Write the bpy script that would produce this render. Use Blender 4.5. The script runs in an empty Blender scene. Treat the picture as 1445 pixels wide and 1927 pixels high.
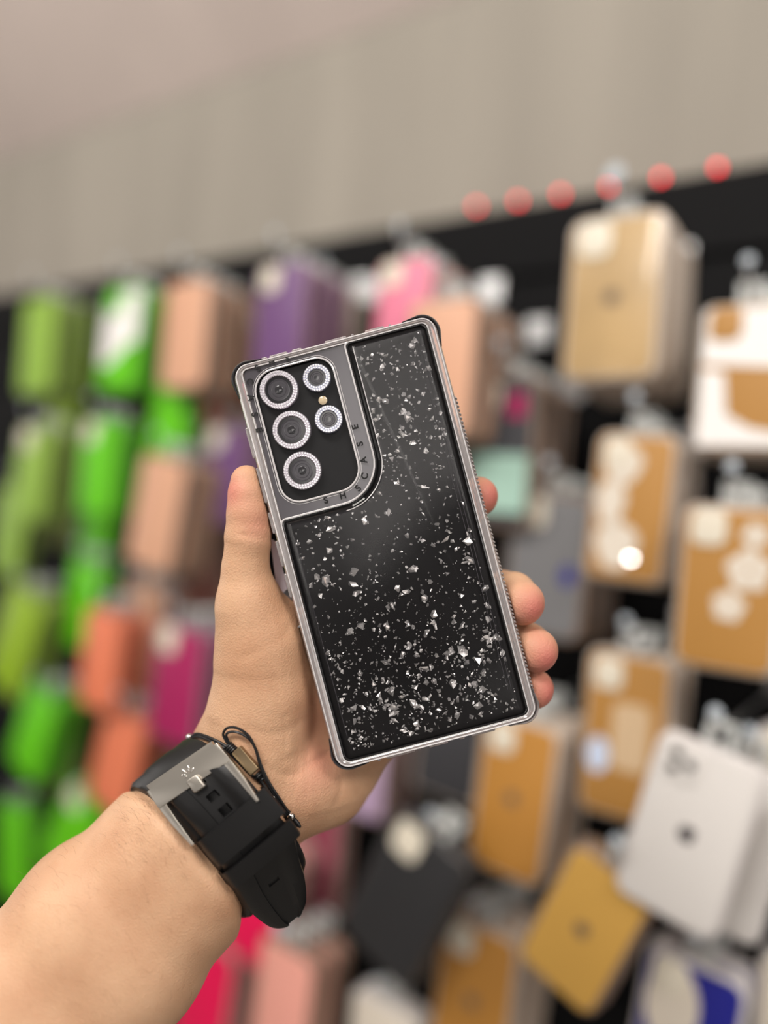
import bpy, bmesh, math, random
import numpy as np
from mathutils import Vector, Matrix

random.seed(7)
SC = bpy.context.scene
COL = SC.collection

# ------------------------------------------------------------------ camera
F = 1500.0                      # focal length in photo pixels
CX, CY = 722.5, 963.5
ROLL = math.radians(4.5)
c_, s_ = math.cos(ROLL), math.sin(ROLL)
EYE = Vector((0, 0, 1.55))
ZP = 0.326                      # distance of the phone's back

def cam2w(x, y, z):             # right, up, forward (metres from the lens) -> world
    return Vector((c_ * x - s_ * y, z, s_ * x + c_ * y)) + EYE

def camdir(x, y, z):
    return Vector((c_ * x - s_ * y, z, s_ * x + c_ * y))

def cat(px, py, z):             # photo pixel at distance z -> camera frame
    return ((px - CX) / F * z, -(py - CY) / F * z, z)

def at(px, py, z):
    return cam2w(*cat(px, py, z))

cam = bpy.data.cameras.new('camera')
cam.sensor_fit = 'VERTICAL'
cam.sensor_height = 36
cam.lens = F / 1927 * 36
cam.clip_start = 0.01
cam.dof.use_dof = True
cam.dof.focus_distance = ZP
cam.dof.aperture_fstop = (cam.lens / 1000) / 0.0180
camo = bpy.data.objects.new('camera', cam)
COL.objects.link(camo)
camo.matrix_world = Matrix(((c_, -s_, 0, EYE.x), (0, 0, -1, EYE.y), (s_, c_, 0, EYE.z), (0, 0, 0, 1)))
SC.camera = camo

SC.view_settings.view_transform = 'Standard'
SC.view_settings.look = 'None'
SC.view_settings.gamma = 1
SC.view_settings.use_curve_mapping = False
SC.view_settings.exposure = 0.03
SC.cycles.use_denoising = True
SC.cycles.caustics_reflective = False
SC.cycles.caustics_refractive = False
SC.cycles.sample_clamp_indirect = 4
SC.cycles.max_bounces = 10
SC.cycles.transparent_max_bounces = 12

# ------------------------------------------------------------------ light
w = bpy.data.worlds.new('world'); SC.world = w
w.use_nodes = True
nt = w.node_tree
nt.nodes.clear()
wo = nt.nodes.new('ShaderNodeOutputWorld'); wb = nt.nodes.new('ShaderNodeBackground')
tc = nt.nodes.new('ShaderNodeTexCoord'); nz = nt.nodes.new('ShaderNodeTexNoise'); cr = nt.nodes.new('ShaderNodeValToRGB')
nz.inputs['Scale'].default_value = 3.4; nz.inputs['Detail'].default_value = 2
cr.color_ramp.elements[0].position = 0.40; cr.color_ramp.elements[0].color = (0.13, 0.12, 0.11, 1)
cr.color_ramp.elements[1].position = 0.56; cr.color_ramp.elements[1].color = (0.60, 0.56, 0.53, 1)
_e = cr.color_ramp.elements.new(0.63); _e.color = (4.3, 4.05, 3.85, 1)      # made-up bright patches so the foil flakes sparkle
nt.links.new(tc.outputs['Generated'], nz.inputs['Vector']); nt.links.new(nz.outputs['Fac'], cr.inputs['Fac'])
nt.links.new(cr.outputs['Color'], wb.inputs['Color']); nt.links.new(wb.outputs[0], wo.inputs[0])
wb.inputs['Strength'].default_value = 0.75

def area(name, loc, target, size, power, col=(1, 0.955, 0.90)):
    l = bpy.data.lights.new(name, 'AREA'); l.shape = 'RECTANGLE'
    l.size, l.size_y = size; l.energy = power; l.color = col
    o = bpy.data.objects.new(name, l); COL.objects.link(o)
    o.location = loc
    o.rotation_euler = (Vector(target) - Vector(loc)).to_track_quat('-Z', 'Y').to_euler()
    return o
area('ceiling_panel_light', (-0.85, -0.8, 3.0), (0.0, 0.7, 1.6), (1.0, 0.6), 50)
area('ceiling_panel_light', (1.0, -1.3, 3.0), (0.1, 0.7, 1.6), (1.0, 0.6), 32)
area('ceiling_panel_light', (-2.0, 0.3, 3.0), (-0.6, 1.4, 1.6), (0.8, 0.8), 27)

# ------------------------------------------------------------------ materials
def srgb(r, g, b):
    f = lambda v: ((v / 255 + 0.055) / 1.055) ** 2.4 if v > 10.3 else v / 255 / 12.92
    return (f(r), f(g), f(b), 1)

def mat(name, col, rough=0.5, metal=0.0, spec=0.5, trans=0.0, coat=0.0, bump=None, var=None, ior=1.45, sss=0.0):
    m = bpy.data.materials.new(name); m.use_nodes = True
    n = m.node_tree; p = n.nodes['Principled BSDF']
    p.inputs['Base Color'].default_value = col
    p.inputs['Roughness'].default_value = rough
    p.inputs['Metallic'].default_value = metal
    p.inputs['Specular IOR Level'].default_value = spec
    p.inputs['Transmission Weight'].default_value = trans
    p.inputs['Coat Weight'].default_value = coat
    p.inputs['Coat Roughness'].default_value = 0.08
    p.inputs['IOR'].default_value = ior
    if var or bump:
        t = n.nodes.new('ShaderNodeTexCoord')
    if var:                     # (scale, amount)  tone variation of the material itself
        z = n.nodes.new('ShaderNodeTexNoise'); z.inputs['Scale'].default_value = var[0]; z.inputs['Detail'].default_value = 3
        mp = n.nodes.new('ShaderNodeMapping')
        if len(var) > 2: mp.inputs['Scale'].default_value = var[2]
        n.links.new(t.outputs['Object'], mp.inputs[0]); n.links.new(mp.outputs[0], z.inputs['Vector'])
        r = n.nodes.new('ShaderNodeValToRGB')
        a = var[1]
        r.color_ramp.elements[0].position = 0.3; r.color_ramp.elements[1].position = 0.7
        r.color_ramp.elements[0].color = tuple(max(0, v * (1 - a)) for v in col[:3]) + (1,)
        r.color_ramp.elements[1].color = tuple(min(1, v * (1 + a)) for v in col[:3]) + (1,)
        n.links.new(z.outputs['Fac'], r.inputs['Fac']); n.links.new(r.outputs['Color'], p.inputs['Base Color'])
    if bump:                    # (scale, strength, distance)
        z = n.nodes.new('ShaderNodeTexNoise'); z.inputs['Scale'].default_value = bump[0]; z.inputs['Detail'].default_value = 4
        b = n.nodes.new('ShaderNodeBump'); b.inputs['Strength'].default_value = bump[1]; b.inputs['Distance'].default_value = bump[2]
        n.links.new(t.outputs['Object'], z.inputs['Vector']); n.links.new(z.outputs['Fac'], b.inputs['Height'])
        n.links.new(b.outputs['Normal'], p.inputs['Normal'])
    if sss:
        p.inputs['Subsurface Weight'].default_value = sss
        p.inputs['Subsurface Radius'].default_value = (1.0, 0.35, 0.2)
        p.inputs['Subsurface Scale'].default_value = 0.004
    return m

def clear_film(name, tint=(1, 1, 1, 1), rough=0.05):
    m = bpy.data.materials.new(name); m.use_nodes = True
    n = m.node_tree; n.nodes.clear()
    o = n.nodes.new('ShaderNodeOutputMaterial'); t = n.nodes.new('ShaderNodeBsdfTransparent'); g = n.nodes.new('ShaderNodeBsdfGlossy')
    f = n.nodes.new('ShaderNodeFresnel'); f.inputs['IOR'].default_value = 1.36; x = n.nodes.new('ShaderNodeMixShader')
    t.inputs['Color'].default_value = tint; g.inputs['Roughness'].default_value = rough
    n.links.new(f.outputs[0], x.inputs[0]); n.links.new(t.outputs[0], x.inputs[1]); n.links.new(g.outputs[0], x.inputs[2]); n.links.new(x.outputs[0], o.inputs[0])
    return m

def emit(name, col, strength):
    m = mat(name, col, 0.3); p = m.node_tree.nodes['Principled BSDF']
    p.inputs['Emission Color'].default_value = col; p.inputs['Emission Strength'].default_value = strength
    return m

# ------------------------------------------------------------------ mesh helpers
class MB:
    def __init__(s): s.v = []; s.f = []
    def add(s, vs, fs, M=None):
        k = len(s.v)
        s.v += [tuple(M @ Vector(v)) if M is not None else tuple(v) for v in vs]
        s.f += [tuple(i + k for i in f) for f in fs]
        return s
    def box(s, c, d, M=None):
        x, y, z = [e / 2 for e in d]
        vs = [(c[0] + a * x, c[1] + b * y, c[2] + e * z) for a in (-1, 1) for b in (-1, 1) for e in (-1, 1)]
        return s.add(vs, [(0, 1, 3, 2), (4, 6, 7, 5), (0, 4, 5, 1), (2, 3, 7, 6), (0, 2, 6, 4), (1, 5, 7, 3)], M)
    def prism(s, pts, z0, z1, bev=0.0, M=None, seg=3):
        """closed outline (ccw) extruded from z0 to z1 with rounded rims of radius bev"""
        n = len(pts); P = [Vector(p) for p in pts]; nr = []
        for i in range(n):
            e = (P[(i + 1) % n] - P[i - 1])
            nr.append(Vector((e.y, -e.x)).normalized() if e.length > 1e-12 else Vector((0, 0)))
        lay = []
        if bev > 0:
            for k in range(seg + 1):
                a = math.pi / 2 * k / seg
                lay.append((bev * (1 - math.sin(a)), z0 + bev * (1 - math.cos(a))))
            for k in range(seg + 1):
                a = math.pi / 2 * k / seg
                lay.append((bev * (1 - math.cos(a)), z1 - bev * (1 - math.sin(a))))
        else: lay = [(0, z0), (0, z1)]
        vs, fs = [], []
        for off, z in lay:
            vs += [(P[i].x - nr[i].x * off, P[i].y - nr[i].y * off, z) for i in range(n)]
        for l in range(len(lay) - 1):
            for i in range(n):
                j = (i + 1) % n
                fs.append((l * n + i, l * n + j, (l + 1) * n + j, (l + 1) * n + i))
        fs.append(tuple(range(n))[::-1]); fs.append(tuple((len(lay) - 1) * n + i for i in range(n)))
        return s.add(vs, fs, M)
    def rings(s, rows, closed_u=True, closed_v=False, cap=False, M=None):
        nv = len(rows[0]); vs = [p for r in rows for p in r]; fs = []
        L = len(rows)
        for i in range(L if closed_v else L - 1):
            for j in range(nv if closed_u else nv - 1):
                a, b = i * nv + j, i * nv + (j + 1) % nv
                i2 = (i + 1) % L
                fs.append((a, b, i2 * nv + (j + 1) % nv, i2 * nv + j))
        if cap and not closed_v: fs.append(tuple(range(nv))[::-1]); fs.append(tuple((L - 1) * nv + j for j in range(nv)))
        return s.add(vs, fs, M)
    def tube(s, pts, r, n=8, closed=False, M=None):
        P = [Vector(p) for p in pts]; rows = []; up = None
        N = len(P)
        for i in range(N):
            a = P[(i + 1) % N] if (closed or i < N - 1) else P[i]
            b = P[i - 1] if (closed or i > 0) else P[i]
            t = (a - b).normalized()
            if up is None: up = t.orthogonal().normalized()
            up = (up - t * up.dot(t)).normalized(); sd = t.cross(up)
            rr = r[i] if isinstance(r, (list, tuple)) else r
            rows.append([P[i] + (up * math.cos(q) + sd * math.sin(q)) * rr for q in [2 * math.pi * k / n for k in range(n)]])
        return s.rings(rows, True, closed, not closed, M)
    def lathe(s, prof, n=40, M=None, closed=True):
        rows = [[(r * math.cos(2 * math.pi * k / n), r * math.sin(2 * math.pi * k / n), z) for k in range(n)] for r, z in prof]
        return s.rings(rows, True, closed, False, M)
    def ball(s, c, r, n=12, M=None, sc=(1, 1, 1)):
        rows = []
        for i in range(n + 1):
            a = math.pi * i / n; rr = max(math.sin(a), 1e-3)
            rows.append([(c[0] + r * sc[0] * rr * math.cos(q), c[1] + r * sc[1] * rr * math.sin(q), c[2] + r * sc[2] * math.cos(a)) for q in [2 * math.pi * k / (2 * n) for k in range(2 * n)]])
        return s.rings(rows, True, False, True, M)
    def build(s, name, m=None, parent=None, smooth=True, auto=40):
        me = bpy.data.meshes.new(name); me.from_pydata(s.v, [], s.f)
        bm = bmesh.new(); bm.from_mesh(me)
        bmesh.ops.recalc_face_normals(bm, faces=bm.faces)
        if smooth:
            ca = math.radians(auto)
            for f in bm.faces: f.smooth = True
            for e in bm.edges:
                if len(e.link_faces) == 2 and e.calc_face_angle(0) > ca: e.smooth = False
        bm.to_mesh(me); bm.free()
        if m: me.materials.append(m)
        o = bpy.data.objects.new(name, me); COL.objects.link(o)
        if parent: o.parent = parent
        return o

def tag(o, label=None, cat=None, group=None, kind=None):
    if label: o['label'] = label
    if cat: o['category'] = cat
    if group: o['group'] = group
    if kind: o['kind'] = kind
    return o

def empty(name, M):
    o = bpy.data.objects.new(name, None); COL.objects.link(o); o.empty_display_size = 0.01
    o.matrix_world = M
    return o

def rrect(w, h, r, n=7, cx=0, cy=0):
    """ccw rounded rectangle; r may be four radii: bottom-right, top-right, top-left, bottom-left"""
    rs = r if isinstance(r, (list, tuple)) else (r,) * 4
    out = []
    for (sx, sy, a0), q in zip(((1, -1, -90), (1, 1, 0), (-1, 1, 90), (-1, -1, 180)), rs):
        for k in range(n + 1):
            a = math.radians(a0 + 90 * k / n)
            out.append((cx + sx * (w / 2 - q) + q * math.cos(a), cy + sy * (h / 2 - q) + q * math.sin(a)))
    return out

def fillet(pts, rad, n=7):
    """round every corner of a closed polygon; rad is a list"""
    out = []; N = len(pts)
    for i in range(N):
        p = Vector(pts[i]); a = Vector(pts[i - 1]) - p; b = Vector(pts[(i + 1) % N]) - p
        r = rad[i]
        ang = a.angle(b); t = r / math.tan(ang / 2)
        p0 = p + a.normalized() * t; p1 = p + b.normalized() * t
        cen = p + (a.normalized() + b.normalized()).normalized() * (r / math.sin(ang / 2))
        v0 = p0 - cen; v1 = p1 - cen
        a0 = math.atan2(v0.y, v0.x); da = math.atan2(v1.y, v1.x) - a0
        while da > math.pi: da -= 2 * math.pi
        while da < -math.pi: da += 2 * math.pi
        for k in range(n + 1):
            q = a0 + da * k / n
            out.append((cen.x + r * math.cos(q), cen.y + r * math.sin(q)))
    return out

def catmull(P, n=8, closed=False):
    P = [Vector(p) for p in P]; out = []; N = len(P)
    for i in range(N if closed else N - 1):
        g = lambda k: P[k % N] if closed else P[min(max(k, 0), N - 1)]
        p0, p1, p2, p3 = g(i - 1), g(i), g(i + 1), g(i + 2)
        for k in range(n):
            t = k / n
            out.append(0.5 * ((2 * p1) + (p2 - p0) * t + (2 * p0 - 5 * p1 + 4 * p2 - p3) * t * t + (3 * p1 - p0 - 3 * p2 + p3) * t ** 3))
    if not closed: out.append(P[-1])
    return out

# ================================================================== THE SHOP
# wall runs away to the left; W = along the wall to the right, NW = its normal, out into the shop
W = Vector((0.816, -0.578, 0)).normalized()
NW = Vector((-W.y * -1, W.x * -1, 0)); NW = Vector((-0.578, -0.816, 0)).normalized()
UP = Vector((0, 0, 1))
P0 = at(1170, 963, 0.705)       # a point in the plane of the front cases
BOARD = 0.20                    # the board lies this far behind that plane

def wallpt(px, py, off=0.0):    # sight line through a photo pixel meets the plane `off` behind the front cases
    d = at(px, py, 1.0) - EYE
    q = P0 - NW * off
    t = (q - EYE).dot(NW) / d.dot(NW)
    return EYE + d * t, t

Mwall = Matrix.Identity(4)      # wall frame: x along, y up, z out
for i, a in enumerate((W, UP, NW)):
    for j in range(3): Mwall[j][i] = a[j]
O = P0 - NW * BOARD; O.z = 0
for j in range(3): Mwall[j][3] = O[j]
Mwi = Mwall.inverted()

top_z = (wallpt(722, 441, BOARD)[0]).z
ceil_z = (wallpt(420, 151, BOARD)[0]).z
print('board top', top_z, 'ceiling', ceil_z)

m_board = mat('black slatwall', (0.004, 0.004, 0.0045, 1), 0.6, spec=0.12)
m_wall = mat('beige plaster', srgb(152, 146, 136), 0.8, spec=0.2, var=(2.2, 0.10, (3.5, 0.5, 1)))
m_ceil = mat('pinkish mottled ceiling', srgb(188, 175, 168), 0.85, spec=0.1, var=(2.6, 0.10))
m_floor = mat('grey floor tile', srgb(150, 145, 138), 0.4)

def struct(mb, name, m, M=None):
    o = mb.build(name, m, smooth=False); o['kind'] = 'structure'
    if M is not None: o.matrix_world = M
    return o

struct(MB().box((-0.6, 3.1 / 2, -0.05), (8.0, 3.1, 0.10)), 'wall_back', m_wall, Mwall)
b = MB(); y = top_z
first = True
while y > 0.25:                 # slats with narrow grooves between them
    hh = 0.085
    b.prism([(-4.0, y - hh), (2.4, y - hh), (2.4, y), (-4.0, y)], 0.001, 0.016, 0.0)
    y -= 0.10
b.box((-0.8, top_z / 2 + 0.1, 0.004), (6.4, top_z - 0.2, 0.006))
board = struct(b, 'wall_slatboard', m_board, Mwall); board.name = 'trim_1'
bk = MB().add([(-4.6, ceil_z, 0.001), (3.4, ceil_z, 0.001), (3.4, 3.1, 0.62), (-4.6, 3.1, 0.62), (-4.6, 3.1, 0.001), (3.4, 3.1, 0.001)], [(0, 1, 2, 3), (0, 3, 4), (1, 5, 2), (0, 4, 5, 1), (3, 2, 5, 4)])
struct(bk, 'added_ceiling_slope', m_ceil, Mwall)  # slope added so the ceiling catches more of the lamp light
struct(MB().box((0, 0, 3.13), (12, 12, 0.06)), 'ceiling', m_ceil)
struct(MB().box((0, 0, -0.03), (12, 12, 0.06)), 'floor', m_floor)

# red pilot lights on the top edge of the board
m_red = emit('red indicator glow', (1.0, 0.012, 0.03, 1), 5.0)
m_blk = mat('black plastic', (0.01, 0.01, 0.01, 1), 0.4)
RED = [(900, 391, .8, 'faintest and leftmost red light on the top edge of the black board'),
       (978, 381, 1, 'second red light from the left on the board top'),
       (1058, 368, 1, 'third red light from the left on the board top'),
       (1150, 353, 1, 'red light on the board top just above the tall gold case'),
       (1246, 338, 1, 'second red light from the right on the board top'),
       (1352, 322, 1, 'rightmost red light on the black board top')]
proto = None
for px, py, s, lab in RED:
    p, _ = wallpt(px, py, BOARD - 0.012)
    p.z = max(p.z, top_z + 0.004)
    if proto is None:
        e = empty('indicator_light', Matrix.Translation(p)); e.rotation_euler = Mwall.to_euler()
        MB().lathe([(0.0001, 0), (0.0052, 0), (0.0052, 0.004), (0.0001, 0.004)], 16, closed=False).build('socket', m_blk, e)
        MB().ball((0, 0, 0.005), 0.0046 * s, 8).build('red_lens', m_red, e)
        proto = e
    else:
        e = proto.copy(); COL.objects.link(e); e.location = p
        for ch in list(proto.children):
            k = ch.copy(); COL.objects.link(k); k.parent = e
    tag(e, lab, 'light', 'red lights along the board top')

# ---------------------------------------------------------------- hanging cases
def cmat(name, rgb, rough=0.42, coat=0.0, var=None): return mat(name, srgb(*rgb), rough, coat=coat, var=var)
COLS = {
 'lime': cmat('lime silicone', (138, 176, 64)), 'paleлайм': None,
 'green': cmat('bright green silicone', (96, 196, 0)), 'gold': cmat('gold card', (178, 130, 66), 0.5),
 'amber': cmat('amber gold card', (184, 130, 58), 0.5), 'mustard': cmat('mustard silicone', (205, 160, 78), 0.5),
 'paleg': cmat('pale gold card', (186, 156, 110), 0.35, 0.5, (14, 0.12)), 'peach': cmat('peach silicone', (214, 164, 134)),
 'coral': cmat('coral silicone', (230, 128, 92)), 'purple': cmat('purple silicone', (108, 72, 120)),
 'pink': cmat('pink silicone', (226, 125, 152)), 'magenta': cmat('magenta silicone', (165, 30, 90)),
 'hotpink': cmat('hot pink silicone', (238, 15, 85)), 'salmon': cmat('salmon pink silicone', (235, 165, 150)),
 'olive': cmat('dark olive silicone', (92, 98, 52)), 'lilac': cmat('lilac silicone', (180, 155, 185)),
 'rose': cmat('dusty rose silicone', (175, 85, 105)), 'brown': cmat('brown silicone', (120, 75, 65)),
 'black': cmat('black silicone', (42, 42, 44)), 'dark': cmat('dark grey silicone', (62, 62, 66)),
 'grey': cmat('grey silicone', (120, 120, 122)), 'white': cmat('white silicone', (222, 218, 214)),
 'cream': cmat('cream plastic', (225, 215, 200)), 'blue': cmat('royal blue print', (28, 32, 135)),
 'mint': cmat('mint print', (165, 200, 185)), 'yel': cmat('yellow green silicone', (140, 176, 18)),
}
COLS.pop('paleлайм')
m_edge = {k: cmat(k + ' edge', v, 0.3, 0.4) for k, v in {
 'clear': (196, 182, 168), 'pinkish': (176, 150, 140), 'taupe': (140, 118, 102), 'limeedge': (120, 140, 70),
 'greenedge': (80, 150, 40), 'white': (215, 210, 208), 'mauve': (135, 105, 120), 'dark': (50, 48, 48), 'coral': (190, 110, 85)}.items()}
m_tab = mat('clear hang tab', srgb(205, 208, 206), 0.15, coat=0.5)
m_spot = mat('cream camera opening', srgb(226, 218, 200), 0.4)
m_logo = mat('printed emblem', srgb(110, 96, 80), 0.3)
m_logod = mat('dark printed emblem', srgb(70, 66, 70), 0.3)
m_chrome = mat('chrome wire', (0.6, 0.6, 0.6, 1), 0.38, metal=1)
m_tip = mat('pale plastic tip', srgb(185, 194, 202), 0.4)
m_glare = mat('painted white glare', srgb(246, 243, 240), 0.3, coat=0.6)

def apple_pts(r):
    out = []
    for k in range(40):
        a = 2 * math.pi * k / 40
        q = r * (1 - 0.10 * max(0, math.cos(a - math.pi / 2)) ** 6 * 1.6 - 0.08 * max(0, math.cos(a + math.pi / 2)) ** 8)
        x, y = q * math.cos(a) * 0.95, q * math.sin(a)
        d = math.hypot(x - r * 1.15, y - r * 0.12)
        if d < r * 0.42: x = r * 1.15 - math.sqrt(max(0, (r * 0.42) ** 2 - (y - r * 0.12) ** 2))
        out.append((x, y))
    return out

def case_parts(root, w, h, face, edge, style, logo, front):
    """one hanging phone case; origin at its centre, z out towards the shop, back plane z=-0.0045"""
    r = min(w, h) * 0.16
    MB().prism(rrect(w, h, r), -0.0048, 0.0040, 0.0030).build('shell', edge, root)
    MB().prism(rrect(w * 0.90, h * 0.945, r * 0.8), 0.0041, 0.0052, 0.0004).build('back_panel', face, root)
    if front:
        cw = w * 0.34
        cm = {'spot': m_spot, 'none': None}.get(style, m_spot)
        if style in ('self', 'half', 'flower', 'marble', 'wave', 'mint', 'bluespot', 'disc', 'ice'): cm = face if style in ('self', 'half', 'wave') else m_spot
        if cm:
            o = MB().prism(rrect(cw, cw * 1.08, cw * 0.3, cx=-w * 0.22, cy=h * 0.36), 0.0053, 0.0068, 0.0006).build('camera_surround', cm, root)
            lb = MB()
            for dx, dy in ((-.2, .22), (.2, 0), (-.2, -.22)):
                lb.prism([(cw * (dx + .15 * math.cos(a)) - w * .22, cw * (dy + .15 * math.sin(a)) + h * .36) for a in [2 * math.pi * k / 16 for k in range(16)]], 0.0069, 0.0074)
            if style == 'self' : lb.build('camera_hole', m_edge['dark'], o)
        if logo: 
            MB().prism(apple_pts(w * 0.085), 0.00525, 0.0056).build('emblem', logo, root)
        if style == 'half':     # glare painted as a white upper half with an oblique lower border
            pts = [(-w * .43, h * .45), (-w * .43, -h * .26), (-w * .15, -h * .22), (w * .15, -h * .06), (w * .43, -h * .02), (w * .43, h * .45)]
            MB().prism(pts, 0.0053, 0.0058).build('white_glare', m_glare, root)
        if style == 'wave':  # glare painted as a white top and white lower curve
            MB().prism([(-w * .44, h * .10), (w * .44, h * .05), (w * .44, h * .46), (-w * .44, h * .46)], 0.0053, 0.0058).build('white_glare', m_glare, root)
            MB().prism([(-w * .44, -h * .46), (w * .44, -h * .46), (w * .44, -h * .38), (w * .1, -h * .34), (-w * .15, -h * .25), (-w * .2, h * .04), (-w * .44, h * .06)], 0.0053, 0.0058).build('white_glare', m_glare, root)
        if style == 'marble':
            for cx, cy, rx, ry in ((-.14, .28, .24, .13), (-.24, .02, .18, .16), (-.12, -.26, .26, .16)):
                MB().prism([(w * (cx + rx * math.cos(a) * (1 + .12 * math.sin(3 * a))), h * (cy + ry * math.sin(a))) for a in [2 * math.pi * k / 24 for k in range(24)]], 0.0053, 0.0057).build('white_marbling', COLS['cream'], root)
        if style == 'flower':
            for cx, cy, R in ((.18, .12, .2), (.02, -.10, .15), (.22, .33, .12)):
                fl = MB()
                for k in range(5):
                    a0 = 2 * math.pi * k / 5 + cx * 9
                    px_, py_ = w * cx + w * R * .6 * math.cos(a0), h * cy + w * R * .6 * math.sin(a0)
                    fl.prism([(px_ + w * R * .5 * math.cos(a), py_ + w * R * .5 * math.sin(a)) for a in [2 * math.pi * q / 14 for q in range(14)]], 0.0053, 0.0057 + k * 0.00006)
                fl.build('flower_print', COLS['cream'], root)
        if style == 'mint':
            MB().prism([(-w * .43, -h * .02), (w * .43, -h * .02), (w * .43, -h * .40), (-w * .43, -h * .40)][::-1], 0.0053, 0.0057).build('mint_print', COLS['mint'], root)
            MB().prism([(w * .08, h * .22), (w * .34, h * .22), (w * .34, h * .38), (w * .08, h * .38)], 0.0053, 0.0058).build('red_print', COLS['magenta'], root)
        if style == 'bluespot':
            MB().prism([(w * (.28 + .09 * math.cos(a)), h * (-.05 + .07 * math.sin(a))) for a in [2 * math.pi * k / 20 for k in range(20)]], 0.0053, 0.0057).build('blue_print', COLS['blue'], root)
        if style == 'ice':
            MB().prism([(w * (-.28 + .13 * math.cos(a)), h * (-.14 + .11 * math.sin(a))) for a in [2 * math.pi * k / 20 for k in range(20)]], 0.0053, 0.0057).build('pale_blue_print', mat('pale blue print', srgb(205, 220, 245), 0.3), root)
            MB().prism(rrect(w * .42, h * .40, w * .1, cx=w * .08, cy=h * .0), 0.0053, 0.0056).build('beige_print', mat('beige print', srgb(212, 184, 148), 0.4), root)
        if style == 'disc':
            MB().prism([(w * (-.16 + .26 * math.cos(a)), h * (.18) + w * .42 * math.sin(a)) for a in [2 * math.pi * k / 28 for k in range(28)]], 0.0053, 0.0058).build('cream_print', COLS['cream'], root)

def tab_mesh(root, h, mb_only=False):
    # hang tab: strip with a slot that the hook wire runs through
    y0 = h / 2 - 0.004
    mb = MB()
    mb.box((-0.008, y0 + 0.011, -0.004), (0.006, 0.022, 0.0008)); mb.box((0.008, y0 + 0.011, -0.004), (0.006, 0.022, 0.0008))
    mb.box((0, y0 + 0.0205, -0.004), (0.022, 0.006, 0.0008)); mb.box((0, y0 + 0.003, -0.004), (0.022, 0.007, 0.0008))
    return mb.build('hang_tab', m_tab, root, smooth=False)

ORD = ['front', 'second', 'third', 'fourth', 'fifth', 'sixth', 'seventh']
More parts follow.
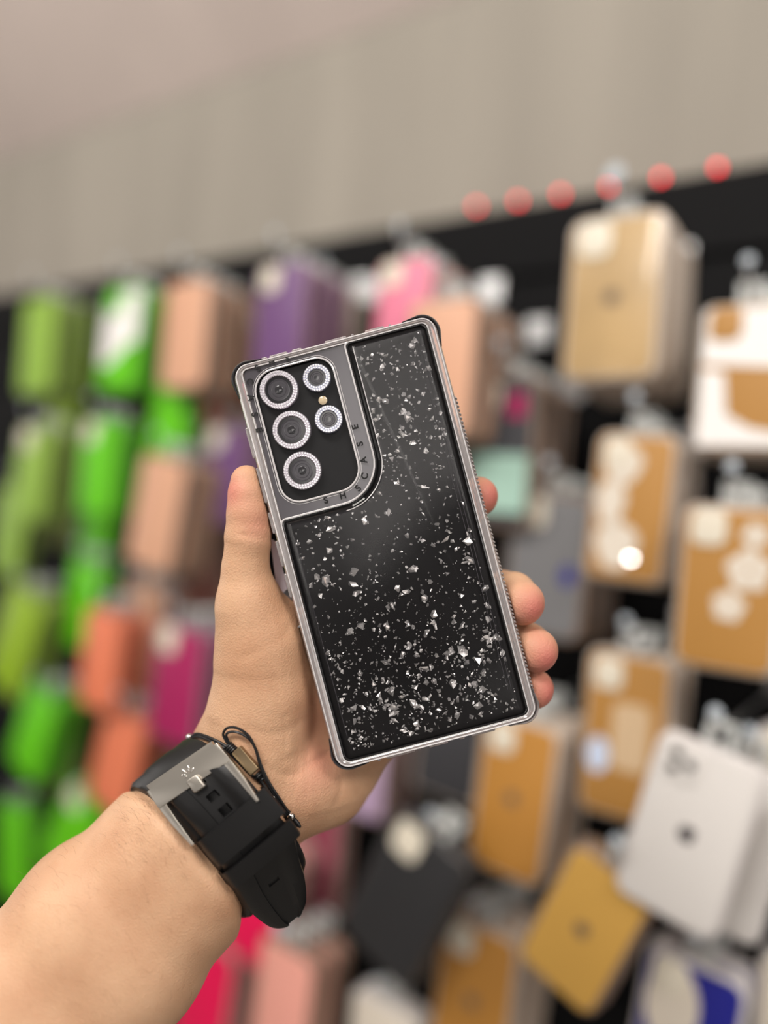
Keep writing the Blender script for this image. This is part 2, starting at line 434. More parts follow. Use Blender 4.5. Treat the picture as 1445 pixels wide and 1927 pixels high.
# colour, cx, cy, w, h (px), rotation, offset behind front plane, count, face, edge, style, logo, desc, where
S = [
 ('lime', 75, 652, 104, 188, 0, .00, 4, 'limeedge', 'none', None, 'lime green', 'top left corner of the board'),
 ('yel', 132, 740, 66, 176, -4, .10, 2, 'limeedge', 'none', None, 'dull yellow green', 'under the lime stack at top left'),
 ('green', 232, 640, 124, 200, -3, .00, 3, 'greenedge', 'half', None, 'glare-painted bright green', 'left of top peach stack'),
 ('peach', 352, 632, 100, 212, 0, .00, 5, 'taupe', 'none', None, 'tall peach', 'top row beside purple stack'),
 ('green', 320, 796, 96, 172, -4, .03, 2, 'greenedge', 'none', None, 'plain bright green', 'under the top peach stack'),
 ('coral', 428, 712, 74, 190, 0, .13, 2, 'coral', 'none', None, 'narrow coral', 'between top peach and purple stacks'),
 ('purple', 530, 600, 112, 210, 0, .00, 5, 'mauve', 'spot', None, 'purple', 'top row above the held phone'),
 ('cream', 622, 615, 70, 150, 4, .12, 2, 'clear', 'none', None, 'clear whitish', 'right of top purple stack'),
 ('pink', 762, 592, 118, 212, 0, .00, 4, 'pinkish', 'spot', None, 'pink', 'top row above the phone corner'),
 ('peach', 830, 694, 134, 268, 0, -.03, 6, 'taupe', 'none', None, 'large peach', 'right beside the held phone top'),
 ('lime', 62, 892, 88, 180, -5, .00, 3, 'limeedge', 'spot', None, 'pale lime', 'second row at the left edge'),
 ('lime', 22, 1000, 88, 170, -6, .08, 2, 'limeedge', 'none', None, 'lower pale lime', 'left edge beside olive stack'),
 ('olive', 124, 935, 70, 190, 0, .12, 2, 'limeedge', 'none', None, 'dark olive', 'left of the bright green column'),
 ('green', 188, 880, 96, 186, 0, .00, 3, 'greenedge', 'spot', None, 'vivid green', 'second row left of the peach stack'),
 ('green', 178, 1010, 88, 170, -6, .09, 2, 'greenedge', 'self', None, 'vivid green tilted', 'middle of the bright green column'),
 ('green', 160, 1140, 80, 170, -4, .05, 2, 'greenedge', 'none', None, 'dark vivid green', 'foot of the bright green column'),
 ('peach', 298, 965, 104, 220, -8, .00, 4, 'taupe', 'none', None, 'slanting peach', 'second row left of the thumb'),
 ('coral', 345, 870, 80, 130, -8, .12, 2, 'coral', 'none', None, 'short coral', 'above the slanting peach stack'),
 ('purple', 425, 895, 92, 190, 0, .06, 3, 'mauve', 'spot', None, 'lower purple', 'just left of the thumb tip'),
 ('brown', 392, 1060, 90, 190, 0, .13, 2, 'taupe', 'none', None, 'dark brown', 'left of the thumb base'),
 ('peach', 268, 1195, 78, 200, 0, .10, 3, 'pinkish', 'none', None, 'small peach', 'between coral and magenta stacks'),
 ('coral', 192, 1242, 82, 192, -3, .00, 3, 'coral', 'none', None, 'upright coral', 'third row at left'),
 ('magenta', 335, 1288, 104, 228, -2, -.02, 4, 'mauve', 'spot', None, 'magenta', 'left of the palm above the watch'),
 ('yel', 30, 1205, 96, 210, -20, .00, 3, 'limeedge', 'none', None, 'slanting yellow green', 'left edge third row'),
 ('green', 66, 1378, 104, 180, -20, .00, 3, 'greenedge', 'none', None, 'steeply tilted green', 'left edge fourth row'),
 ('olive', 120, 1400, 74, 190, 0, .13, 2, 'limeedge', 'none', None, 'shaded olive', 'behind the tilted green case'),
 ('coral', 222, 1430, 96, 205, -14, .02, 3, 'coral', 'none', None, 'tilted coral', 'left of the watch strap'),
 ('green', 135, 1570, 110, 190, -28, .03, 2, 'greenedge', 'spot', None, 'lowest tilted green', 'above the forearm'),
 ('green', 28, 1600, 90, 180, 8, .08, 2, 'greenedge', 'none', None, 'lowest green', 'left edge above the forearm'),
 ('hotpink', 482, 1690, 130, 250, -12, .02, 3, 'pinkish', 'none', None, 'hot pink', 'under the watch strap tail'),
 ('hotpink', 385, 1880, 120, 240, -6, .08, 3, 'pinkish', 'none', None, 'lower hot pink', 'beside the forearm bottom'),
 ('salmon', 535, 1890, 136, 230, -3, -.02, 4, 'taupe', 'none', None, 'salmon pink', 'bottom edge right of the forearm'),
 ('rose', 590, 1600, 100, 250, 0, .12, 3, 'pinkish', 'none', None, 'dusty rose', 'right of the bracelet'),
 ('lilac', 688, 1415, 92, 250, 0, .04, 4, 'taupe', 'none', None, 'lilac', 'just under the phone bottom'),
 ('black', 760, 1690, 190, 300, -24, -.06, 2, 'dark', 'spot', None, 'large tilted black', 'bottom middle'),
 ('dark', 850, 1385, 150, 240, -3, .05, 3, 'clear', 'none', None, 'dark grey', 'under the phone lower right corner'),
 ('cream', 720, 2010, 190, 260, 0, .02, 2, 'white', 'none', None, 'white', 'bottom edge middle'),
 ('paleg', 1155, 562, 182, 318, 0, .00, 6, 'clear', 'ice2', 'l', 'tall pale gold', 'top right'),
 ('gold', 1402, 712, 188, 286, 0, .00, 4, 'clear', 'wave', None, 'glare-painted brown', 'right edge second row'),
 ('dark', 945, 850, 124, 290, 0, .02, 5, 'taupe', 'mint', None, 'dark mint-printed', 'right of the held phone'),
 ('gold', 1188, 956, 152, 286, -2, .00, 5, 'clear', 'marble', None, 'white marbled gold', 'under the tall pale stack'),
 ('gold', 1372, 1108, 200, 318, 0, -.04, 3, 'clear', 'flower', None, 'cream flowered gold', 'right edge third row'),
 ('grey', 1030, 1064, 152, 276, -2, .04, 5, 'taupe', 'bluespot', None, 'plain grey', 'right of the fingertips'),
 ('gold', 1176, 1384, 162, 318, 0, .00, 4, 'clear', 'ice', None, 'pale blue printed gold', 'above the tilted mustard case'),
 ('white', 1296, 1566, 208, 352, -12, -.09, 1, 'white', 'self', 'd', 'tilted white', 'lower right, frontmost of two'),
 ('white', 1372, 1590, 190, 330, -9, -.03, 1, 'white', 'none', None, 'white', 'lower right, behind the tilted white one'),
 ('amber', 968, 1500, 142, 305, -3, -.02, 5, 'clear', 'spot', 'l', 'amber gold', 'below the phone lower right corner'),
 ('mustard', 1100, 1745, 170, 285, -22, -.08, 2, 'taupe', 'none', 'l', 'tilted mustard', 'between amber and white cases'),
 ('amber', 892, 1880, 146, 300, -3, .00, 5, 'clear', 'spot', 'l', 'lower amber gold', 'bottom edge right of the black case'),
 ('blue', 1288, 1955, 208, 310, -5, -.03, 3, 'white', 'disc', None, 'cream circled royal blue', 'bottom right'),
 ('cream', 1492, 1540, 160, 335, 0, .00, 3, 'white', 'ice', None, 'cream', 'right edge beside the white case'),
 ('cream', 1502, 1965, 170, 320, 0, .00, 2, 'white', 'none', None, 'plain cream', 'bottom right corner'),
]
GAP = 0.0185
for si, (colr, cx, cy, wp, hp, rot, off, n, edge, style, logo, desc, where) in enumerate(S):
    P, t = wallpt(cx, cy, off)
    z = P.y
    u = (cx - CX) / F
    h = hp * z / F * 0.985
    wd = wp * z / F / (0.816 + 0.578 * u)
    wd = min(max(wd, h * 0.44), h * 0.62)
    n = min(n, int((BOARD - off - 0.03) / GAP))
    R = Matrix.Rotation(math.radians(rot), 4, 'Z')
    base = Mwall.copy(); base.translation = P
    root = empty('phone_cover', base @ R)
    lg = {'l': m_logo, 'd': m_logod}.get(logo)
    st = style
    if style == 'ice2': st = 'spot'
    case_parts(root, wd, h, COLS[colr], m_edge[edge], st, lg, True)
    tab_mesh(root, h)
    grp = 'phone cases on the hook at the ' + where if not where.startswith(('right', 'left', 'under', 'above', 'between', 'beside', 'behind', 'just', 'below', 'lower', 'alone', 'second', 'third', 'top')) else 'phone cases hanging ' + where
    tag(root, f'{desc} phone case, front of stack, {where}' if n > 1 else f'{desc} phone case, {where}', 'phone case', grp if n > 1 else 'phone cases hanging lower right')
    keep = [c for c in root.children if c.name.split('.')[0] in ('shell', 'back_panel', 'hang_tab')]
    for k in range(1, n):
        e = root.copy(); COL.objects.link(e)
        jr = random.uniform(-2.5, 2.5)
        jx = random.uniform(-.002, .002)
        e.matrix_world = base @ Matrix.Translation((jx, -0.0012 * k, -GAP * k)) @ Matrix.Rotation(math.radians(rot * (1 - k * 0.12) + jr), 4, 'Z')
        for ch in keep:
            q = ch.copy(); COL.objects.link(q); q.parent = e
        e['label'] = f'{desc} case, {ORD[k]} in its stack, {where}'
    if st == 'marble':          # added mirror disc, angled at a lamp to make the glossy pack's glint
        pw = base @ R @ Vector((wd * .10, -h * .33, 0.0062))
        hv = ((Vector((-0.85, -0.8, 3.0)) - pw).normalized() + (EYE - pw).normalized()).normalized()
        q = (base @ R).to_3x3().inverted() @ hv
        Q = Vector((0, 0, 1)).rotation_difference(q).to_matrix().to_4x4()
        MB().prism([(0.0036 * math.cos(2 * math.pi * a / 20), 0.0036 * math.sin(2 * math.pi * a / 20)) for a in range(20)], -0.0015, 0.0, 0.0002, Matrix.Translation((wd * .10, -h * .33, 0.0085)) @ Q).build('glint_mirror', mat('added glint mirror metal', (0.9, 0.9, 0.9, 1), 0.08, metal=1), root)
    # hook: wire from the board through the tabs, turned up at the end, pale tip
    hy = h / 2 + 0.0125
    top = base @ R @ Vector((0, hy, 0))
    Mh = Mwall.copy(); Mh.translation = top
    hk = empty('display_hook', Mh)
    L = BOARD - off
    MB().tube(catmull([(0, 0, -L + 0.018), (0, 0, -L * 0.5), (0, 0, 0.008), (0, 0.002, 0.018), (0, 0.012, 0.022)], 6), 0.0016, 6).build('wire', m_chrome, hk)
    MB().box((0, 0.004, -L + 0.018), (0.03, 0.03, 0.003)).build('back_plate', m_chrome, hk, smooth=False)
    MB().ball((0, 0.016, 0.0225), (0.0085 if colr in ('paleg', 'salmon') else 0.0050), 8, sc=(1, 1, .35)).build('tip', m_tip, hk)
    tag(hk, f'chrome hook holding {desc} cases, {where}', 'hook', 'display hooks on the black board')

# ================================================================== PHONE AND ITS CASE
TH = math.radians(14.8)
ct, stt = math.cos(TH), math.sin(TH)
PCX, PCY = 725.0, 1020.8
def ph(px, py):                 # photo pixel -> phone frame, metres
    vx, vy = px - PCX, -(py - PCY)
    k = ZP / F
    return ((vx * ct + vy * stt) * k, (-vx * stt + vy * ct) * k)
Mp = Matrix.Identity(4)
for i, a in enumerate((camdir(ct, stt, 0), camdir(-stt, ct, 0), camdir(0, 0, -1))):
    for j in range(3): Mp[j][i] = a[j]
Mp.translation = at(PCX, PCY, ZP)
mm = 0.001

m_black = mat('matt black phone glass', (0.008, 0.008, 0.009, 1), 0.42, spec=0.4)
m_frame = mat('black phone frame', (0.012, 0.012, 0.014, 1), 0.3, metal=0.6)
m_lens = mat('lens glass', (0.006, 0.006, 0.008, 1), 0.06, coat=1)
m_lens2 = mat('lens inner ring', (0.045, 0.042, 0.05, 1), 0.25, coat=0.4)
m_lens3 = mat('lens core', (0.03, 0.03, 0.034, 1), 0.12, coat=1)
m_gem = mat('clear rhinestone', (0.97, 0.96, 1.0, 1), 0.12, metal=0.6)
m_ringm = mat('lilac silver ring', (0.60, 0.55, 0.62, 1), 0.3, metal=0.8)
m_ringb = mat('bluish silver ring', (0.50, 0.53, 0.68, 1), 0.3, metal=0.8)
m_bump = mat('clear bumper plastic', (0.98, 0.91, 0.91, 1), 0.10, trans=0.74, ior=1.40, coat=0.8)
m_lip = mat('clear raised rim', (0.86, 0.83, 0.84, 1), 0.12, trans=0.25, coat=1.0)
m_plate = mat('smoky clear plate', (0.070, 0.064, 0.074, 1), 0.20, coat=0.7)
m_film = clear_film('clear liquid window')
m_flake = mat('silver foil', (1.0, 0.97, 0.97, 1), 0.26, metal=0.6, bump=(900, 0.5, 0.0004))
m_ink = mat('black printed lettering', (0.004, 0.004, 0.004, 1), 0.5)
m_tpu = mat('smoke grey corner cushion', (0.10, 0.10, 0.11, 1), 0.15, trans=0.6, coat=0.6)

phone = empty('phone', Mp)
tag(phone, 'black smartphone with five ringed camera lenses, seen through the glitter case', 'phone')
MB().prism(rrect(78 * mm, 163.4 * mm, 3.2 * mm), -12.2 * mm, -3.0 * mm, 1.2 * mm).build('body', m_frame, phone)
MB().prism(rrect(74 * mm, 159 * mm, 2.4 * mm), -2.98 * mm, -2.7 * mm).build('back_glass', m_black, phone)
MB().prism(rrect(74 * mm, 159 * mm, 2.4 * mm), -12.6 * mm, -12.25 * mm).build('screen', m_lens, phone)
lensdef = [(524.7, 733.7, 8.0, 'big'), (548.6, 809.2, 7.95, 'big'), (568.8, 885.6, 7.85, 'big'), (595.9, 710.8, 5.75, 'small'), (618.3, 788.9, 5.75, 'small')]
for px, py, R, kind in lensdef:
    x, y = ph(px, py); R *= mm
    Ri = R * (0.70 if kind == 'big' else 0.60)
    T = Matrix.Translation((x, y, -2.7 * mm))
    ln = MB().lathe([(0.00001, 0), (Ri, 0), (Ri, 2.6 * mm), (0.00001, 2.6 * mm)], 44, T, closed=False).build('camera_lens', m_lens, phone)
    rg = MB().lathe([(Ri, 0), (R, 0), (R, 2.7 * mm), (R - .3 * mm, 3.1 * mm), (Ri + .25 * mm, 3.1 * mm), (Ri, 2.8 * mm)], 56, T).build('rhinestone_ring', m_ringm if kind == 'big' else m_ringb, ln)
    g = MB()
    mid = (R + Ri) / 2; wd_ = (R - Ri)
    rows = ((mid - wd_ * .22, 0, .23), (mid + wd_ * .22, .5, .25))
    for rr, ph0, sz in rows:
        cnt = int(2 * math.pi * rr / (wd_ * 0.46))
        for k in range(cnt):
            a = 2 * math.pi * (k + ph0) / cnt
            q = wd_ * sz; cx, cy = x + rr * math.cos(a), y + rr * math.sin(a)
            z0 = 0.35 * mm
            sp = random.uniform(0, 1)
            vs = [(cx + q * math.cos(sp + 2 * math.pi * i / 8), cy + q * math.sin(sp + 2 * math.pi * i / 8), z0) for i in range(8)]
            vs += [(cx + q * .5 * math.cos(sp + .39 + 2 * math.pi * i / 8), cy + q * .5 * math.sin(sp + .39 + 2 * math.pi * i / 8), z0 + q * .75) for i in range(8)]
            fs = [(i, (i + 1) % 8, 8 + i) for i in range(8)] + [((i + 1) % 8, 8 + (i + 1) % 8, 8 + i) for i in range(8)] + [tuple(range(8, 16))]
            g.add(vs, fs)
    g.build('rhinestones', m_gem, ln, smooth=False)
    T2 = Matrix.Translation((x, y, -0.1 * mm))
    MB().lathe([(Ri * .80, 0), (Ri * .80, .08 * mm), (Ri * .72, .12 * mm), (Ri * .70, 0)], 40, T2).add([], []).lathe([(Ri * .56, 0), (Ri * .55, .1 * mm), (Ri * .5, .06 * mm)], 40, T2).lathe([(0.00001, .02 * mm), (Ri * .78, .02 * mm), (Ri * .78, .04 * mm), (0.00001, .04 * mm)], 40, T2, closed=False).build('lens_element', m_lens2, ln)
    MB().lathe([(0.00001, .1 * mm), (Ri * .30, .08 * mm), (Ri * .32, .02 * mm), (0.00001, .02 * mm)], 30, T2, closed=False).build('lens_core', m_lens3, ln)
x, y = ph(606.9, 752.3)
MB().lathe([(0.00001, 0), (1.8 * mm, 0), (1.8 * mm, 1.2 * mm), (1.2 * mm, 1.5 * mm), (0.00001, 1.6 * mm)], 24, Matrix.Translation((x, y, -2.7 * mm)), closed=False).build('flash', mat('warm flash lens', (0.62, 0.50, 0.33, 1), 0.15, coat=1), phone)

case = empty('phone_case', Mp)
tag(case, 'clear bumper case with silver foil glitter on black, held upright in the hand', 'phone case')
# bumper: ring swept with a soft section
Wc, Hc, IN = 86.0 * mm, 171.0 * mm, 4.3 * mm
def ring(off, z, rad): return [(x_, y_, z) for x_, y_ in rrect(Wc - 2 * off, Hc - 2 * off * 0.63, max(rad - off, .8 * mm), 8)]
sec = [(0.9, -13.3), (0.1, -12.4), (0.0, -9), (0.35, -6.5), (0.0, -4.5), (0.1, -1.6), (0.6, -0.6), (1.5, 0.1), (2.6, 0.2), (3.2, -0.1), (4.0, -0.35), (4.3, -1.0), (4.25, -2.5), (3.3, -2.9), (3.25, -12.2), (4.3, -12.7), (4.3, -13.3)]
b = MB(); b.rings([ring(o_ * mm, z_ * mm, 6.4 * mm) for o_, z_ in sec], True, True); b.build('bumper', m_bump, case, auto=30)
# inner ledge, second fine rim line
b = MB(); b.tube(ring(1.15 * mm, 0.12 * mm, 6.4 * mm), 0.30 * mm, 6, True); b.tube(ring(3.75 * mm, -0.25 * mm, 6.4 * mm), 0.28 * mm, 6, True); b.build('rim_bead', m_lip, case)
# corner cushions
for name_, (sx, sy) in (('corner_cushion', (-1, 1)), ('corner_cushion', (1, 1)), ('corner_cushion', (-1, -1)), ('corner_cushion', (1, -1))):
    pts = []
    rr = 6.4 * mm; ox, oy = sx * (Wc / 2 - rr), sy * (Hc / 2 - rr)
    L_ = 7 * mm
    pts.append((ox + sx * rr * .99, oy - sy * L_))
    for k in range(9):
        a = math.pi / 2 * k / 8
        pts.append((ox + sx * (rr + .75 * mm) * math.cos(a), oy + sy * (rr + .75 * mm) * math.sin(a)))
    pts.append((ox - sx * L_, oy + sy * rr * .99))
    P3 = [Vector((p[0], p[1], -5.5 * mm)) for p in pts]
    b = MB()
    rows = []
    for i, p in enumerate(P3):
        a = P3[min(i + 1, len(P3) - 1)] - P3[max(i - 1, 0)]
        nn = Vector((a.y, -a.x, 0)).normalized()
        if nn.dot(Vector((sx, sy, 0))) < 0: nn = -nn
        tk = 0.9 * mm * (0.25 if i in (0, len(P3) - 1) else 1)
        rows.append([p + nn * tk * math.cos(q) + Vector((0, 0, 1)) * 5.5 * mm * math.sin(q) for q in [2 * math.pi * k / 12 for k in range(12)]])
    b.rings(rows, True, False, True)
    if (sx, sy) != (1, -1): b.build('corner_cushion', m_tpu, case)
    else: b.build('corner_cushion', m_bump, case)
# grip ribs down the right side
b = MB(); yy = 50 * mm; k = 0
while yy > -76 * mm:
    M_ = Matrix.Translation((Wc / 2 + 0.05 * mm, yy, -2.6 * mm)) @ Matrix.Rotation(math.radians(35), 4, 'Z')
    b.ball((0, 0, 0), 0.85 * mm, 4, M_, (0.75, 1.15, 1.8)); yy -= 1.7 * mm
b.build('grip_ribs', m_bump, case)
# small tabs and seams on top, bottom and left edge
b = MB()
for x0, x1 in ((-30, -27.6), (-26.5, -19), (-17, -13), (-3, 6), (8, 9.2), (14, 22), (24, 25)):
    MB().prism(rrect((x1 - x0) * mm, 1.5 * mm, .4 * mm, 3, (x0 + x1) / 2 * mm, Hc / 2 - 0.2 * mm), -9 * mm, -0.5 * mm, .3 * mm).build('edge_tab', m_bump, case)
for x0, x1 in ((-26, -24.6), (-22, -10), (-8.6, -7.8), (-4, 4), (9, 11), (14, 24), (30, 31.5)):
    MB().prism(rrect((x1 - x0) * mm, 1.5 * mm, .4 * mm, 3, (x0 + x1) / 2 * mm, -Hc / 2 + 0.2 * mm), -9 * mm, -0.5 * mm, .3 * mm).build('edge_tab', m_bump, case)
b = MB()
for y0_, y1_ in ((47, 60), (28, 43), (15, 24), (1, 12), (-12, -2), (-25, -24)):
    MB().prism(rrect(1.6 * mm, (y1_ - y0_) * mm, .5 * mm, 3, -Wc / 2 + 0.1 * mm, (y0_ + y1_) / 2 * mm), -8 * mm, -0.8 * mm, .4 * mm).build('side_button_cover', m_bump, case)

# camera window, camera plate, glitter panel (phone frame, mm)
def L2(px, py): a, b_ = ph(px, py); return (a, b_)
iw, ih = Wc / 2 - IN, Hc / 2 - IN * 0.63
winc = [L2(488, 700), L2(606, 668)]
# window rectangle measured: left edge, right edge, top, bottom
xl = L2(420 + 297 / 4.816, 640 + 700 / 4.816)[0]
wl = (L2(420 + 400 / 4.816, 640 + 900 / 4.816)[0])
xr = L2(420 + 1120 / 4.816, 640 + 730 / 4.816)[0]
yt = L2(420 + 650 / 4.816, 640 + 215 / 4.816)[1]
yb = L2(420 + 900 / 4.816, 640 + 1410 / 4.816)[1]
wl = -35.9 * mm; xr = -2.4 * mm; yt = 80.4 * mm; yb = 24.9 * mm
ww, wh = xr - wl, yt - yb; wcx, wcy = (xr + wl) / 2, (yt + yb) / 2
WR = (9.5 * mm, 7.0 * mm, 9.0 * mm, 8.0 * mm)
win = rrect(ww, wh, WR, 9, wcx, wcy)
# glitter outline
gx = L2(648, 645)[0]; gy = L2(535, 980)[1]
gx += 0.3 * mm
gpoly = [(-iw, -ih), (iw, -ih), (iw, ih), (gx, ih), (gx, gy), (-iw, gy)]
gout = fillet(gpoly, [3 * mm, 3 * mm, 3 * mm, 2.0 * mm, 17 * mm, 2.0 * mm], 10)
print('mm window', wl * 1e3, xr * 1e3, yt * 1e3, yb * 1e3, 'g', gx * 1e3, gy * 1e3, 'inner', iw * 1e3, ih * 1e3)
def offs(pts, d):
    n = len(pts); out = []
    for i in range(n):
        e = Vector(pts[(i + 1) % n]) - Vector(pts[i - 1]); nn = Vector((e.y, -e.x)).normalized()
        out.append((pts[i][0] - nn.x * d, pts[i][1] - nn.y * d))
    return out
# camera plate: region left/top, built as strip between its outer outline and the window
pout = fillet([(-iw, gy), (gx, gy), (gx, ih), (-iw, ih)], [0.6 * mm, 16.5 * mm, 0.8 * mm, 2.5 * mm], 9)
def ray_ring(poly, c0, n=96):
    out = []
    for k in range(n):
        a = 2 * math.pi * k / n; d = Vector((math.cos(a), math.sin(a))); best = None
        for i in range(len(poly)):
            p, q = Vector(poly[i]), Vector(poly[(i + 1) % len(poly)])
            e = q - p; den = d.x * e.y - d.y * e.x
            if abs(den) < 1e-12: continue
            r = p - Vector(c0)
            t = (r.x * e.y - r.y * e.x) / den; s2 = (r.x * d.y - r.y * d.x) / den
            if t > 0 and -1e-6 <= s2 <= 1 + 1e-6 and (best is None or t > best): best = t
        out.append((c0[0] + d.x * best, c0[1] + d.y * best))
    return out
c0 = (wcx, wcy)
ro, ri = ray_ring(pout, c0, 160), ray_ring(win, c0, 160)
b = MB(); b.rings([[(p[0], p[1], -0.9 * mm) for p in ro], [(p[0], p[1], -0.9 * mm) for p in ri], [(p[0], p[1], -2.6 * mm) for p in ri], [(p[0], p[1], -2.6 * mm) for p in ro]], True, True)
b.build('camera_plate', m_plate, case)
b = MB(); b.tube([(p[0], p[1], -0.55 * mm) for p in ray_ring(win, c0, 120)], 0.42 * mm, 8, True)
b.build('window_rim', m_lip, case)
b = MB(); b.tube([(p[0], p[1], -0.8 * mm) for p in ray_ring(offs(win, -1.0 * mm), c0, 120)], 0.14 * mm, 6, True)
b.build('window_outer_rim', m_lip, case)
# glitter panel: black fabric base + raised clear walls + clear cover
m_base = mat('black woven backing', (0.007, 0.006, 0.007, 1), 0.55, spec=0.35)
n = m_base.node_tree; t_ = n.nodes.new('ShaderNodeTexCoord'); wv = n.nodes.new('ShaderNodeTexChecker'); wv.inputs['Scale'].default_value = 2400
wv.inputs['Color1'].default_value = (0.010, 0.008, 0.010, 1); wv.inputs['Color2'].default_value = (0.004, 0.0035, 0.005, 1)
n.links.new(t_.outputs['Object'], wv.inputs['Vector']); n.links.new(wv.outputs['Color'], n.nodes['Principled BSDF'].inputs['Base Color'])
MB().prism(gout, -2.6 * mm, -1.2 * mm, 0).build('backing', m_base, case)
b = MB()
g3 = offs(gout, 0.15 * mm)
b.tube([(p[0], p[1], -0.35 * mm) for p in g3], 0.50 * mm, 8, True)
b.build('panel_rim', mat('glossy black rim', (0.012, 0.012, 0.013, 1), 0.12, coat=1), case)
# bright clear lip only where the panel meets the camera plate
n_ = len(gout)
i0, i1 = 3 * 11, 5 * 11 + 10
path = [gout[i] for i in range(i0 + 2, i1 + 1)]
b = MB(); b.tube([(p[0] - .5 * mm, p[1] + .5 * mm, -0.3 * mm) for p in path], 0.42 * mm, 8, False)
b.build('divider_rim', m_lip, case)
gi = offs(gout, 2.6 * mm)
b = MB(); b.tube([(p[0], p[1], 0.50 * mm) for p in [gi[i] for i in range(i0 + 6, i0 + 22)]], 0.22 * mm, 6, False); b.build('divider_inner_rim', m_lip, case)
# cover: gently domed clear window
rows = []
for d_, z_ in ((0.9, -0.5), (1.1, 0.0), (1.7, 0.35), (2.6, 0.45), (3.2, 0.42)):
    rows.append([(p[0], p[1], z_ * mm) for p in offs(gout, d_ * mm)])
b = MB(); b.rings(rows, True, False)
k_ = len(b.v) - n_
b.f.append(tuple(range(k_, k_ + n_)))
b.build('liquid_window', m_film, case, smooth=False)
# fine groove lines in the window along both long edges
b = MB()
for xx in (iw - 5.6 * mm, iw - 4.2 * mm):
    b.tube([(xx, -ih + 12 * mm, 0.40 * mm), (xx, ih - 8 * mm, 0.40 * mm)], 0.10 * mm, 5)
b.tube([(-iw + 3.4 * mm, -ih + 10 * mm, 0.40 * mm), (-iw + 3.4 * mm, gy - 8 * mm, 0.40 * mm)], 0.10 * mm, 5)
b.build('window_groove', m_plate, case)

def inside(p, poly):
    r = False; j = len(poly) - 1
    for i in range(len(poly)):
        if (poly[i][1] > p[1]) != (poly[j][1] > p[1]) and p[0] < (poly[j][0] - poly[i][0]) * (p[1] - poly[i][1]) / (poly[j][1] - poly[i][1]) + poly[i][0]: r = not r
        j = i
    return r
gin = offs(gout, 3.0 * mm)
rnd = random.Random(21)
fl = MB(); cnt = 0; tries = 0
cl = [(rnd.uniform(-iw, iw), rnd.uniform(-ih, ih), rnd.uniform(3, 8) * mm) for _ in range(46)]
def dens(x, y):
    yy = y / mm; xx = x / mm
    d = 0.58
    d += 0.95 * math.exp(-((yy + 68) / 20) ** 2) + 0.30 * math.exp(-((yy + 42) / 12) ** 2)
    d += 0.50 * math.exp(-((yy - 42) / 8) ** 2) * (xx > 0) + 0.35 * math.exp(-((yy - 70) / 9) ** 2)
    d += 0.22 * math.exp(-((xx - 32) / 5) ** 2)
    for a, b2, r2 in cl:
        q = ((x - a) ** 2 + (y - b2) ** 2) / (r2 * r2)
        if q < 4: d += 0.20 * math.exp(-q)
    return d
while cnt < 1900 and tries < 90000:
    tries += 1
    x, y = rnd.uniform(-iw, iw), rnd.uniform(-ih, ih)
    if rnd.random() * 1.5 > dens(x, y) or not inside((x, y), gin): continue
    R = min(0.30 * math.exp(rnd.gauss(0.62, 0.68)), 2.6) * mm
    nn = rnd.choice((3, 4, 4, 5, 5, 6)); asp = rnd.uniform(0.45, 1.0)
    az = rnd.uniform(0, 2 * math.pi); tl = abs(rnd.gauss(0, 0.48)); ta = rnd.uniform(0, 6.28)
    M_ = Matrix.Translation((x, y, rnd.uniform(-0.75, 0.15) * mm)) @ Matrix.Rotation(ta, 4, 'Z') @ Matrix.Rotation(min(tl, 0.8), 4, 'X') @ Matrix.Rotation(az, 4, 'Z')
    ring_ = []
    for k in range(nn):
        a = 2 * math.pi * (k + rnd.uniform(-.3, .3)) / nn; q = R * rnd.uniform(0.6, 1.15)
        ring_.append((q * math.cos(a), q * asp * math.sin(a), rnd.uniform(-.3, .3) * R))
    if R > 0.45 * mm:           # crumpled: folded about its middle
        vs = [(rnd.uniform(-.2, .2) * R, rnd.uniform(-.2, .2) * R, rnd.uniform(.1, .65) * R)] + ring_
        fs = [(0, 1 + i, 1 + (i + 1) % nn) for i in range(nn)]
    else: vs, fs = ring_, [tuple(range(nn))]
    fl.add(vs, fs, M_); cnt += 1
o = fl.build('foil_flakes', m_flake, case, smooth=False); o['kind'] = 'stuff'; o['label'] = 'silver foil flakes floating over the black backing'
# printed letters around the camera window (tops towards the window)
def letter_mesh(ch):
    cu = bpy.data.curves.new('t', 'FONT'); cu.body = ch; cu.size = 1.0; cu.align_x = 'CENTER'; cu.align_y = 'CENTER'; cu.extrude = 0.02; cu.offset = 0.03
    ob = bpy.data.objects.new('t', cu); COL.objects.link(ob)
    bpy.context.view_layer.update()
    me = bpy.data.meshes.new_from_object(ob)
    vs = [tuple(v.co) for v in me.vertices]; fs = [tuple(p.vertices) for p in me.polygons]
    bpy.data.objects.remove(ob); bpy.data.curves.remove(cu); bpy.data.meshes.remove(me)
    return vs, fs
LM = {ch: letter_mesh(ch) for ch in 'SHCAE'}
letters = [('S', 540.5, 673, 180), ('H', 511, 681, 180), ('S', 484.5, 692, 215), ('C', 470, 718, 255), ('A', 471.5, 748, 270), ('S', 479, 780, 270), ('E', 487, 809, 270),
           ('S', 613, 942, 0), ('H', 645, 933, 0), ('S', 674, 919, 32), ('C', 686.5, 896, 62), ('A', 684.5, 866, 90), ('S', 677.5, 835, 90), ('E', 668.5, 803, 90)]
b = MB()
for ch, px, py, ang in letters:
    x, y = ph(px, py)
    M_ = Matrix.Translation((x, y, 0.0)) @ Matrix.Rotation(math.radians(ang), 4, 'Z') @ Matrix.Diagonal((3.7 * mm, 3.7 * mm, 3.7 * mm, 1))
    b.add(*LM[ch], M_)
b.build('lettering', m_ink, case, smooth=False)

